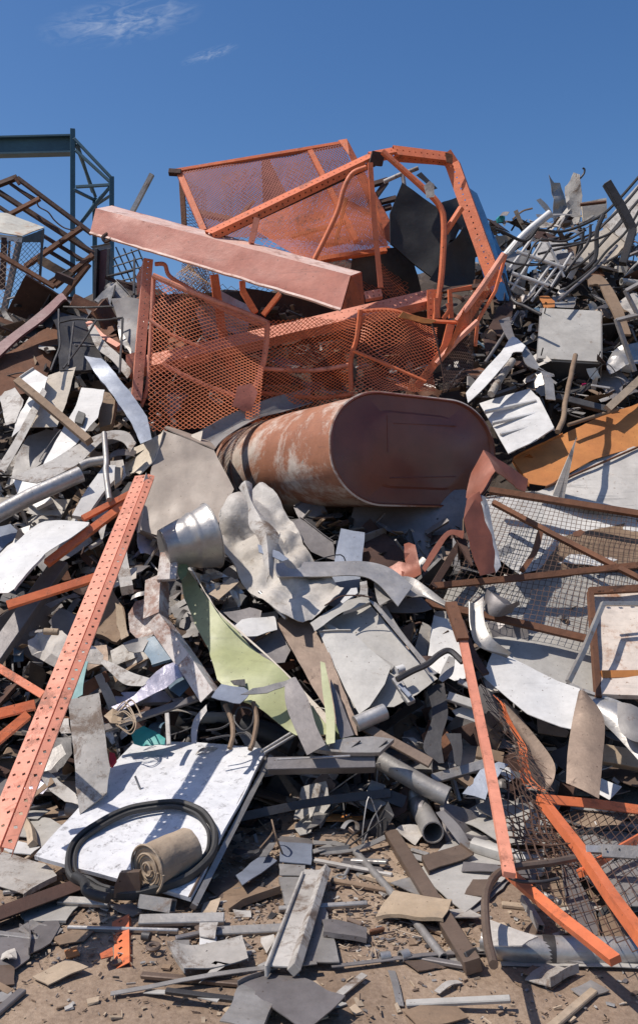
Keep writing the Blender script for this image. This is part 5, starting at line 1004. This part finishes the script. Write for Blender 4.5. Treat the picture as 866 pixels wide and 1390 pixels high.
def rring():
    P = (lambda cr, q, d_: [on_plate(cr, (x, y), .03) for x, y in q])('n', [(282,405),(272,330),(310,270),(390,215),(500,165),(620,142),(720,142),(800,175),(842,240),(838,310),(780,375),(700,425),(580,465),(470,478),(390,462),(335,430)], .30)
    lift = [.0,.02,.03,.04,.05,.05,.05,.04,.02,-.02,-.05,-.08,-.08,-.06,-.03,0]
    P = [p+Vector((0, 0, max(0, l)*.5)) for p, l in zip(P, lift)]; P.append(P[0]); n = len(P)-1; K = 96; pts = []
    for k in range(K):
        f = k*n/K; i = int(f); u = f-i; g = lambda j: P[j % n]
        p0, p1, p2, p3 = g(i-1), g(i), g(i+1), g(i+2); pts.append(.5*((2*p1)+(p2-p0)*u+(2*p0-5*p1+4*p2-p3)*u*u+(3*p1-p0-3*p2+p3)*u**3))
    for off, r_, m in ((0, .019, 'rubber'), (1, .011, 'rubber')):
        bm = bmesh.new(); c = sum(pts, Vector())/K; rings = []
        for k, p in enumerate(pts):
            t = (pts[(k+1) % K]-pts[k-1]).normalized(); o_ = (p-c); o_ = (o_-t*o_.dot(t)).normalized(); u = t.cross(o_).normalized(); q = p+(o_*-.026 if off else Vector())+noise.noise_vector(p*9)*.004
            rings.append([bm.verts.new(q+o_*math.cos(a)*r_*.75+u*math.sin(a)*r_*1.15) for a in [2*math.pi*j/8 for j in range(8)]])
        for k in range(K):
            for j in range(8): bm.faces.new((rings[k][j], rings[k][(j+1)%8], rings[(k+1)%K][(j+1)%8], rings[(k+1)%K][j]))
        finish(bm, ('outer_band', 'inner_lip')[off], m, rl, True)
rring()
TB('black rubber lump where the ring meets the wood angle', 'rubber_lump', 'rubber', 'n', [(300,400),(340,430),(350,470),(420,490)], 36, 'black', .25, wob=.02)
lg = thing('wound_paper_roll', 'short wound paper roll inside the rubber ring', 'roll', W(235, 1165, 3.8))
def roll():
    A = on_plate('n', (580,372), .095); B = W(*PX('n', (735,300)), A.y+.17); ax = (B-A).normalized(); s = ax.cross(Vector((0,0,1))).normalized(); u = s.cross(ax); r_ = .088
    bm = bmesh.new(); R = []
    for k in range(13):
        t = k/12; R.append([bm.verts.new(A.lerp(B, t)+(s*math.cos(a)*.95+u*math.sin(a))*r_*(1+.05*noise.noise(Vector((math.cos(a)*2,math.sin(a)*2,t*3)))+.02*noise.noise(Vector((math.cos(a)*9,math.sin(a)*9,t*3))))) for a in [2*math.pi*j/40 for j in range(40)]])
    for k in range(12):
        for j in range(40): bm.faces.new((R[k][j], R[k][(j+1)%40], R[k+1][(j+1)%40], R[k+1][j]))
    bm.faces.new(R[-1]); finish(bm, 'body', 'paper', lg, True, 60)
    bm = bmesh.new(); bm.faces.new([bm.verts.new(A+ax*.004+(s*math.cos(a)*.95+u*math.sin(a))*.09) for a in [2*math.pi*j/32 for j in range(32)]]); EF = finish(bm, 'end_face', 'woodp', lg)
    for k, rr in enumerate((.088,.072,.055,.038,.02)):
        P = [A-ax*(.004-.008*(k%2))+(s*math.cos(a)*.95+u*math.sin(a))*(rr+.008*a/6.28) for a in [2*math.pi*j/32 for j in range(33)]]; finish(tube_bm(P, .0048, 5, False, False), 'winding', 'woodp' if k % 2 else 'paper', EF, True)
roll()
tag(fold([on_plate('n', (482,378), .10), on_plate('n', (556,374), .10), on_plate('n', (557,468), .02), on_plate('n', (462,468), .02), on_plate('n', (465,425), .06)], 'brown', 'rusty_tin', None, .05, .006), 'small rusty brown tin beside the wound paper roll', 'tin')
BX('long dark wooden angle rail at the lower left edge', 'wooden_angle_rail', 'rail', 'n', (-60,540), (330,400), 66, 'rustd', d=.15, kind='angle', nrm=(-.1,-.5,1))

# ================================================================== bottom foreground
ch = thing('white_channel', 'white painted steel channel lying on the dirt at bottom centre', 'channel', W(400, 1240, 3.5))
BX(None, 'web', None, 'z', (428,1180), (380,1310), 33, 'whited', d=.13, dep=.01, nrm=(-.1,-.4,1), parent=ch)
BX(None, 'flange', None, 'z', (446,1176), (404,1312), 12, 'whited', d=.15, dep=.035, nrm=(.5,-.6,.6), parent=ch); BX(None, 'flange', None, 'z', (411,1182), (361,1310), 4, 'whited', d=.16, dep=.04, nrm=(-.1,-.4,1), parent=ch)
for i, (pts, m) in enumerate((([(288,212),(418,228),(418,250),(286,236)],'mauve'), ([(286,240),(415,252),(412,332),(284,322)],'bluel'), ([(286,330),(392,338),(385,376),(288,374)],'galv'), ([(290,378),(380,380),(345,440),(335,500),(310,480)],'galv'), ([(455,470),(475,520),(525,710),(360,710),(400,560)],'galv'))):
    SH('grey steel plate in the row behind the white channel, ' + ('uppermost narrow one','bluish second one','third one','fourth tapering one','fifth and lowest one')[i], 'steel_plate', 'plate', 'o', pts, m, .05, dent=.006, ty=-.1, group='grey plates behind the white channel')
items = [
 ('bent bluish strip with a curled tail lying on the dirt', 'bent_strip', 'strip', 'o', [(118,370),(200,305),(240,285),(275,315),(215,360),(140,408)], 'bluel', .10),
 ('pointed pale blade standing above the bent bluish strip', 'pointed_shard', 'scrap', 'o', [(205,300),(245,240),(270,236),(262,262),(235,295)], 'alu', .16),
 ('flat brown board lying left of the white channel', 'flat_board', 'board', 'o', [(-10,440),(110,395),(298,428),(290,440),(90,505)], 'wood', .03),
 ('sheet of brown card half buried right of the white channel', 'brown_card', 'board', 'o', [(600,370),(700,350),(790,380),(730,410)], 'woodp', .02),
 ('small pale chip beside the aluminium tube', 'pale_chip', 'chip', 'o', [(585,360),(610,338),(625,350),(598,372)], 'galv', .03),
 ('angular grey offcut right of the aluminium tube', 'angular_offcut', 'offcut', 'o', [(720,405),(805,380),(850,460)], 'galv', .03),
 ('small square grey tile on the dirt near the bottom', 'square_tile', 'tile', 'o', [(705,510),(760,505),(765,538),(702,530)], 'galv', .03),
 ('orange brown plank lying in the shade at centre right', 'orange_plank', 'plank', 'o', [(468,128),(620,132),(625,150),(560,160),(470,156)], 'ruston', .08),
 ('pale pointed shard below the orange brown plank', 'pale_shard', 'scrap', 'o', [(395,220),(430,130),(440,95),(480,130),(440,175)], 'galv', .10),
 ('flat grey shard left of the pale pointed shard', 'flat_shard', 'scrap', 'o', [(345,185),(400,140),(435,125),(410,200),(370,218)], 'greyl', .06),
 ('long pale lath lying above the aluminium tube', 'pale_lath', 'lath', 'o', [(440,275),(560,265),(700,232),(705,245),(590,275),(450,284)], 'alu', .05),
 ('short pale lath overlapping the row of plates', 'short_lath', 'lath', 'o', [(418,262),(480,240),(495,250),(425,276)], 'galv', .07),
 ('grey arched lath beside the pale lath', 'arched_lath', 'lath', 'o', [(418,235),(500,232),(570,248),(560,256),(480,245),(420,248)], 'galv', .05),
 ('flat grey sheet piece at the bottom left corner', 'corner_sheet', 'sheet metal', 'n', [(0,600),(80,590),(140,640),(110,720),(60,760),(-20,760)], 'mauve', .04),
 ('brown flat sheet under the orange perforated stub', 'flat_sheet', 'sheet metal', 'n', [(205,640),(330,595),(375,615),(330,650),(240,668)], 'wood', .03),
 ('dark flat sheet left of the orange perforated stub', 'dark_flat_sheet', 'sheet metal', 'n', [(120,620),(230,550),(240,600),(200,670),(120,715)], 'mauve', .03),
 ('grey sheet beneath the ring at its lower left', 'lower_sheet', 'sheet metal', 'n', [(60,520),(240,480),(330,510),(260,580),(100,580)], 'greyl', .02),
 ('pale flat triangle right of the rubber ring bottom', 'flat_triangle', 'scrap', 'n', [(420,515),(520,505),(560,540),(520,556)], 'galv', .04),
 ('small pale tile near the two flat bars at the bottom', 'small_tile', 'tile', 'n', [(680,660),(740,655),(745,685),(678,690)], 'galv', .03),
 ('brown board lying right of the white speckled plate', 'lying_board', 'board', 'n', [(800,440),(880,400),(1000,430),(990,470),(900,500)], 'brown', .03),
 ('thin brown card right of the square tube end', 'thin_card', 'board', 'n', [(700,490),(790,480),(866,500),(850,530),(700,520)], 'woodp', .02),
 ('orange rust stained scrap at the bottom left', 'stained_scrap', 'scrap', 'n', [(250,690),(300,672),(310,705),(260,725)], 'ruston', .03),
 ('dark jagged shard below the salmon upright foot', 'jagged_shard', 'scrap', 'h', [(95,820),(170,810),(190,840),(170,862),(90,858)], 'lav', .15),
 ('grey triangular shard left of the stained plate', 'triangular_shard', 'scrap', 'h', [(190,690),(240,660),(260,700),(200,760),(140,770)], 'galv', .25),
 ('dark sheet leaning left of the stained plate', 'leaning_sheet', 'sheet metal', 'h', [(130,760),(200,640),(280,640),(285,700),(240,770),(150,800)], 'dark', .15),
 ('pale block end left of the stained plate', 'block_end', 'block', 'h', [(205,570),(270,560),(280,620),(240,618)], 'whited', .35),
 ('beige torn sheet at the lower left between boards', 'torn_sheet', 'sheet metal', 'h', [(60,930),(130,905),(200,920),(150,960),(80,960)], 'greyl', .07),
]
for lab, nm, ca, cr, pts, m, dd in items: SH(lab, nm, ca, cr, pts, m, dd, dent=.008, tx=rnd.uniform(-.12, .12), ty=rnd.uniform(-.15, .05))
ps = thing('orange_perforated_stub', 'short orange perforated stub standing at the bottom left', 'bracket', W(160, 1290, 3.2))
finish(perf_bm(W(164,1246,3.30), W(164,1312,3.0), .065, .03, Vector((-.1,-.7,.6)), .04, 1, .009), 'channel', 'orange', ps); SH(None, 'foot', None, 'n', [(395,722),(440,690),(440,730),(400,745)], 'orange', .04, parent=ps)
for lab, nm, ca, cr, p, q, w_, m, dd in (
 ('long flat grey bar lying across the bottom left, upper of two', 'flat_bar', 'bar', 'n', (545,568), (880,560), 46, 'galv', .08),
 ('narrow pale bar lying just below the long flat grey bar', 'narrow_bar', 'bar', 'n', (265,598), (700,610), 14, 'alu', .05),
 ('grey bar running under the white channel', 'grey_bar', 'bar', 'o', (20,585), (300,572), 40, 'galv', .05),
 ('slim bar crossing under the white channel lower down', 'slim_bar', 'bar', 'o', (285,495), (632,474), 20, 'galv', .06),
 ('short grey bar below the rubber ring', 'short_bar', 'bar', 'n', (228,490), (430,500), 34, 'galv', .08),
 ('notched grey bar at the bottom of the row of bars', 'notched_bar', 'bar', 'n', (690,640), (880,600), 20, 'mauve', .06),
 ('small dark peg lying near the aluminium tube', 'dark_peg', 'peg', 'o', (552,535), (610,558), 18, 'brown', .05),
 ('little rusty nail bar right of the dark peg', 'rusty_peg', 'peg', 'o', (642,585), (698,573), 14, 'rust', .04),
 ('brown fallen post stub in front of the orange plank', 'post_stub', 'post', 'o', (570,190), (735,125), 36, 'brown', .12),
 ('slim batten lying at the right of the post stub', 'slim_batten', 'batten', 'o', (800,265), (870,285), 18, 'galv', .06),
 ('weathered lath at far left beneath the upright foot', 'weathered_lath', 'lath', 'n', (60,150), (205,110), 12, 'dark', .1),
 ('thin lath below the weathered lath', 'thin_lath', 'lath', 'n', (230,155), (315,150), 26, 'galv', .08)):
    BX(lab, nm, ca, cr, p, q, w_, m, d=dd, dep=.02, nrm=(0,-.4,1))
TB('hollow square tube with its open end to the right below the paper roll', 'square_tube', 'tube', 'n', [(555,500),(680,520)], 48, 'galv', .10, sides=4, hollow=True, smooth=False)
wpz = thing('white_hinge_plate', 'small white plate with a round hole at the bottom', 'plate', W(280, 1280, 3.15))
SH(None, 'plate', None, 'n', [(785,640),(848,638),(842,715),(778,715)], 'white', .08, parent=wpz, dent=.002); SH(None, 'leaf', None, 'n', [(782,585),(850,583),(845,640),(778,636)], 'whited', .10, parent=wpz, dent=.002, tx=.1); TB(None, 'hole', None, 'n', [(811,698),(812,699)], 10, 'dark', .095, parent=wpz)
def torus(label, nm, ca, cr, p, w_, m, dd, th=.3):
    c = pts3(cr, [p], dd)[0]; r_ = wid(cr, [p], w_)/2
    P = [c+Vector((math.cos(a)*r_, math.sin(a)*r_, .004)) for a in [2*math.pi*j/20 for j in range(21)]]; tag(finish(tube_bm(P, r_*th, 6, False, False), nm, m, None, True), label, ca)
torus('round brown washer lying on the dirt at bottom left', 'round_washer', 'washer', 'n', (602,683), 44, 'brown', .04, .4)
torus('small steel ring lying right of the white channel', 'steel_ring', 'ring', 'o', (528,380), 36, 'galv', .04, .22)
TB('bolt shank beside the small steel ring', 'bolt_shank', 'bolt', 'o', [(540,375),(556,345)], 14, 'galv', .05)
TB('dark pinion lying left of the round brown washer', 'dark_pinion', 'gear', 'n', [(560,635),(590,640)], 34, 'dark', .05, sides=12)
SH('wad of white fluff in front of the grey bar at bottom', 'fluff_wad', 'wad', 'o', [(210,600),(225,575),(255,590),(262,640),(235,660),(212,640)], 'plast', .10, crumple=.05, thick=.03, cell=.02)
SH('white frayed rag at the bottom left corner', 'frayed_rag', 'cloth', 'n', [(0,630),(40,605),(60,640),(55,700),(20,720),(0,690)], 'plast', .12, crumple=.05, cell=.03)
for i, pts in enumerate(([(550,380),(590,430),(635,398)], [(520,640),(545,650),(560,640)], [(195,135),(215,165),(240,190)], [(640,690),(655,650),(665,690)], [(750,585),(800,600),(845,612)])):
    TB('thin pale wire scrap on the dirt, ' + ('right of the steel ring','near the slim bar','in the shade of the white plate','at the bottom edge right of centre','by the aluminium tube')[i], 'wire_scrap', 'wire', 'o', pts, 5, 'woodp', .04, sides=5)
for lab, cr, p, q, r_ in (('crushed can lying at the bottom edge of the dirt','o',(680,690),(720,685),36), ('rusty can stub next to the crushed can','o',(760,690),(790,680),44)):
    TB(lab, 'crushed_can', 'can', cr, [p, q], r_, 'alu' if 'crushed' in lab else 'wood', .05, hollow=True)
# ================================================================== the tangle between the named pieces, with extra dark ones for shade in gaps
FR = random.Random(21)
def orient(px):    # random frame leaning with the slope
    n = Vector((FR.gauss(0, .55), -.68+FR.gauss(0, .4), .73+FR.gauss(0, .35))).normalized()
    a = Vector((FR.gauss(0, 1), FR.gauss(0, .5), FR.gauss(0, .8))); a = (a-n*a.dot(n)).normalized(); return a, n, a.cross(n)
SMALL = 13
zones = [ # x0,y0,x1,y1,count,palette,region words, size
 (0,400,200,560,26,['dark','rustd','mauve','rust','galv','galv','whited'],'at the upper left of the heap'),
 (0,520,200,800,34,['whited','grey','galv','dark','mauve','white','beigel','wood'],'in the left middle of the heap'),
 (0,800,240,1110,40,['dark','mauve','grey','galv','woodp','whited','blue','wood'],'at the lower left of the heap'),
 (640,290,866,540,52,['dark','whited','galv','rustd','mauve','white','wood','blue','greyl'],'at the upper right of the heap'),
 (180,700,420,1000,34,['galv','alu','mauve','dark','lav','wood','whited','greyl'],'around the olive green sheet'),
 (400,680,640,860,22,['dark','mauve','grey','galv','rustd'],'in the shade below the tank'),
 (420,860,700,1120,46,['galv','mauve','dark','alu','grey','greyl','brown','whited'],'right of the grey drawer panel'),
 (120,1010,620,1130,50,['dark','mauve','galv','grey','brown','dark'],'low down along the foot of the heap'),
 (600,930,866,1200,26,['mauve','galv','dark','wood','greyl','brown'],'behind the torn mesh at lower right'),
 (380,300,640,560,10,['dark','rustd','rust'],'inside the orange cages'),
 (150,470,420,545,12,['rustd','rust','mauve'],'under the hanging mesh gate'),
 (0,370,200,470,26,['dark','rustd','rust','dark'],'in the dark tangle below the rusty rack frame'),
 (630,310,866,420,16,['dark','whited','galv','rustd'],'near the right skyline'),
]
names = {'strip':('metal_strip','strip'), 'plate':('metal_offcut','offcut'), 'rod':('steel_rod','rod'), 'tube':('short_tube','tube'), 'angle':('angle_offcut','angle bar'), 'crumple':('crumpled_scrap','scrap'), 'curl':('curled_strip','strip')}
cw = dict(dark='dark steel', rustd='dark rusty', mauve='brownish grey', rust='rust brown', galv='dull grey', whited='dirty white', grey='grey painted', white='white', beigel='pale beige', wood='weathered brown', woodp='light brown', blue='slate blue', greyl='light grey', alu='silvery', lav='lavender grey', brown='oxidised brown')
for x0, y0, x1, y1, cnt, pal, words in zones:
    for k in range(int(cnt*1.0)):
        px, py = FR.uniform(x0, x1), FR.uniform(y0, y1); Y = depth(px, py)-FR.uniform(-.25, .10); c = W(px, py, Y)
        if c.z < .03: c.z = .03
        a, n, s = orient(px); kind = FR.choice(['strip','strip','plate','plate','plate','rod','rod','tube','angle','crumple','curl','curl']); m = FR.choice(pal)
        L = FR.uniform(.16, .55)*(1.25 if kind in ('rod','strip') else 1); h = a*L/2; wd = FR.uniform(.03, .09)
        if c.z < .3: n = Vector((n.x*.3, n.y*.3, 1)).normalized(); a = Vector((a.x, a.y, 0)).normalized(); s = a.cross(n); h = a*L/2
        if kind == 'strip': bm = strip_bm([c-h-s*wd/2, c+n*FR.uniform(-.05,.05)-s*wd/2, c+h-s*wd/2], [c-h+s*wd/2, c+s*wd/2, c+h+s*wd/2], .003, 4, .006, k, 2)
        elif kind == 'curl':
            A = []; B = []; r_ = FR.uniform(.05, .14); tw = FR.uniform(2, 5)
            for i in range(5): t = i/4*tw; p = c+a*math.cos(t)*r_+n*math.sin(t)*r_*.7+s*i*.02; A.append(p-s*wd/2); B.append(p+s*wd/2)
            bm = strip_bm(A, B, .003, 4, .004, k, 2)
        elif kind in ('plate', 'crumple'):
            q = FR.uniform(.35, .9); P = [c-h*FR.uniform(.7,1.1)-s*L*q*.5, c+h*FR.uniform(.5,1.1)-s*L*q*FR.uniform(.3,.5), c+h+s*L*q*FR.uniform(.2,.5), c-h*FR.uniform(.6,1)+s*L*q*.45]
            bm = sheet_bm(P, .004, .01, 3, .035 if kind == 'crumple' else 0, .06, k)
        elif kind == 'rod': bm = tube_bm([c-h, c+n*FR.uniform(-.06,.06)+s*FR.uniform(-.05,.05), c+h], FR.uniform(.006, .014), 6)
        elif kind == 'tube': bm = tube_bm([c-h*.7, c+h*.7], FR.uniform(.018, .04), 12, True, False)
        else: bm = angle_bm(c-h, c+h, FR.uniform(.03, .06), n)
        if 270 < px < 700 and 545 < py < 690: bm.free(); continue      # where the tank lies
        lo = min(v.co.z for v in bm.verts)
        if lo < .006: bmesh.ops.translate(bm, verts=bm.verts, vec=(0, 0, .006-lo))
        nm, ca = names[kind]; lab = cw[m]+' '+{'strip':'strip lodged','plate':'flat offcut lodged','rod':'thin rod poking out','tube':'short open tube lying','angle':'angle offcut lying','crumple':'crumpled sheet scrap caught','curl':'curled strip caught'}[kind]+' '+words
        tag(finish(bm, nm, m, None, True, 30), lab, ca, ca+' pieces '+words)
smalls = [(0,460,200,800,45,'among the pale sheets at left'), (0,800,250,1100,45,'among the rubbish at lower left'), (640,330,866,560,40,'among the black pipes at upper right'), (200,740,620,1010,60,'in the middle of the heap'), (420,960,720,1130,40,'low in the heap right of centre'), (180,1000,600,1150,30,'at the foot of the heap')]
for x0, y0, x1, y1, cnt, words in smalls:
    for k in range(cnt):
        px, py = FR.uniform(x0, x1), FR.uniform(y0, y1); c = W(px, py, depth(px, py)-FR.uniform(-.05, .22)); a, n, s = orient(px); L = FR.uniform(.07, .22); h = a*L/2
        kind = FR.choice(['plate','crumple','curl','cable','strip','plate']); m = FR.choice(['whited','galv','dark','mauve','wood','rust','alu','rustd','grey','brown','plast'])
        if kind == 'cable':
            m = FR.choice(['dark','black','wood','galv']); P = [c+Vector((FR.gauss(0,1), FR.gauss(0,.5), FR.gauss(0,.8)))*L*.6 for _ in range(5)]; bm = tube_bm(P, FR.uniform(.0025,.006), 5)
        elif kind == 'curl':
            A = []; B = []; r_ = FR.uniform(.03, .08); tw = FR.uniform(2, 5); wd = FR.uniform(.02, .05)
            for i in range(5): t = i/4*tw; p = c+a*math.cos(t)*r_+n*math.sin(t)*r_*.7+s*i*.02; A.append(p-s*wd/2); B.append(p+s*wd/2)
            bm = strip_bm(A, B, .002, 4, .004, k, 2)
        elif kind == 'strip': wd = FR.uniform(.015, .04); bm = strip_bm([c-h*1.5-s*wd, c+n*.02-s*wd, c+h*1.5-s*wd], [c-h*1.5+s*wd, c+s*wd, c+h*1.5+s*wd], .003, 3, .006, k, 2)
        else: bm = sheet_bm([c-h-s*L*.3, c+h*FR.uniform(.3,1)-s*L*.4, c+h+s*L*FR.uniform(.1,.4), c+s*L*.5, c-h*FR.uniform(.6,1)+s*L*.3], .003, .01, 4, .05 if kind == 'crumple' else 0, .025, k)
        if max((v.co-c).length for v in bm.verts) > .6: bm.free(); continue
        lo = min(v.co.z for v in bm.verts)
        if lo < .006: bmesh.ops.translate(bm, verts=bm.verts, vec=(0, 0, .006-lo))
        if 285 < px < 700 and 530 < py < 700: bm.free(); continue
        nm, ca = dict(plate=('small_offcut','offcut'), crumple=('scrap_wad','scrap'), curl=('metal_curl','scrap'), cable=('cable_snippet','cable'), strip=('narrow_strip','strip'))[kind]
        lab = 'small '+{'dark':'dark steel','black':'black','wood':'brown','galv':'dull grey','plast':'off white'}.get(m, cw.get(m, m))+' '+dict(plate='offcut', crumple='crumpled wad', curl='metal curl', cable='cable snippet', strip='narrow strip')[kind]+' '+words
        tag(finish(bm, nm, m, None, True, 30), lab, ca, ca+' pieces '+words)
# flat offcuts scattered over the yard
for k in range(85):
    px, py = FR.uniform(-20, 880), FR.uniform(1165, 1385)
    if 40 < px < 300 and py < 1225: continue
    if 100 < px < 215 and 1225 < py < 1330: continue
    if 340 < px < 460 and py < 1320: continue
    Y = EYE*F/(py-HZ); c = W(px, py, Y); c.z = FR.uniform(.010, .03); L = FR.uniform(.05, .20) if k > 22 else FR.uniform(.2, .38); an = FR.uniform(-.5, .5) if FR.random() < .6 else FR.uniform(0, 3.1); a = Vector((math.cos(an), math.sin(an), FR.gauss(0, .06))).normalized(); n = Vector((FR.gauss(0,.08), FR.gauss(0,.08), 1)).normalized(); s = a.cross(n); h = a*L/2
    m = FR.choice(['galv','greyl','mauve','wood','woodp','brown','whited','galv','dark']); kind = FR.choice(['plate','strip','bar','plate'])
    if kind == 'plate': bm = sheet_bm([c-h-s*L*.25, c+h*FR.uniform(.4,1)-s*L*.35, c+h+s*L*FR.uniform(.1,.3), c-h*FR.uniform(.6,1)+s*L*.25], .004, .008, 4, 0, .03, k)
    elif kind == 'strip': wd = .012; bm = strip_bm([c-h*2-s*wd, c+n*.012-s*wd, c+h*2-s*wd], [c-h*2+s*wd, c+n*.01+s*wd, c+h*2+s*wd], .003, 3, .004, k, 2)
    else: bm = box_bm(c-h*1.5, c+h*1.5, FR.uniform(.015,.035), .015, n)
    lo = min(v.co.z for v in bm.verts); bmesh.ops.translate(bm, verts=bm.verts, vec=(0, 0, .002-lo+FR.uniform(0,.006)))
    lab = cw.get(m, m)+' '+dict(plate='flat chip', strip='thin lath', bar='short batten')[kind]+' lying on the dirt '+('at left' if px < 290 else 'at centre' if px < 580 else 'at right')
    tag(finish(bm, dict(plate='metal_chip', strip='thin_lath', bar='short_batten')[kind], m, None, True, 30), lab, dict(plate='chip', strip='lath', bar='batten')[kind], 'chips and laths strewn on the dirt')
# slivers and crumbs nobody could count
def crumbs(name, label, zones_, mats, size, flat, seed, nvar=0):
    R = random.Random(seed); bm = bmesh.new()
    for (x0, y0, x1, y1, n) in zones_:
        for k in range(n):
            px, py = R.uniform(x0, x1), R.uniform(y0, y1); Y = depth(px, py)-R.uniform(-.35, .0); c = W(px, py, Y)
            a = Vector((R.gauss(0,1), R.gauss(0,1), R.gauss(0,.7 if not flat else .12))).normalized(); b = a.cross(Vector((R.gauss(0,.5 if not flat else .12), R.gauss(0,.5 if not flat else .12), 1)).normalized()).normalized(); t = a.cross(b)
            L = R.uniform(*size)*(1 if R.random() < .8 else 2); w_ = L*R.choice([.12,.2,.4,.7]); h = R.choice([.004,.008,.02]) if not flat else min(.006, L*.2)
            if flat: c = W(px, py, min(depth(px, py), 6)); c.z = max(c.z, h*.5+.004)
            mi = R.randrange(len(mats)); v = []
            for z in (-1, 1):
                for x, y in ((-1,-1),(1,-1),(1,1),(-1,1)): v.append(bm.verts.new(c+a*x*L*R.uniform(.35,.5)+b*y*w_*R.uniform(.3,.5)+t*z*h/2))
            for q in ((0,1,2,3),(7,6,5,4),(0,4,5,1),(1,5,6,2),(2,6,7,3),(3,7,4,0)): f = bm.faces.new([v[i] for i in q]); f.material_index = mi
    o = finish(bm, name, mats); tag(o, label, 'scrap fragments', kind='stuff')
crumbs('metal_slivers', 'tangle of small dark and grey metal slivers filling the gaps of the heap',
 [(-60,430,240,800,900),(-60,780,300,1130,1100),(240,700,640,1130,1700),(600,760,920,1160,600),(640,300,920,560,900),(180,420,640,540,250),(420,700,640,800,150),(150,1060,640,1150,700)], ['dark','mauve','galv','rustd','brown','grey','dark','dark','wood'], (.05, .20), False, 5)
crumbs('ground_litter', 'crumbs of rust and chips of metal and wood strewn over the dirt',
 [(-100,1120,960,1390,1500),(250,1100,640,1300,1800),(0,1220,866,1310,900)], ['wood','brown','galv','woodp','mauve','dark','whited','woodp','ground','ground'], (.004, .022), True, 6)
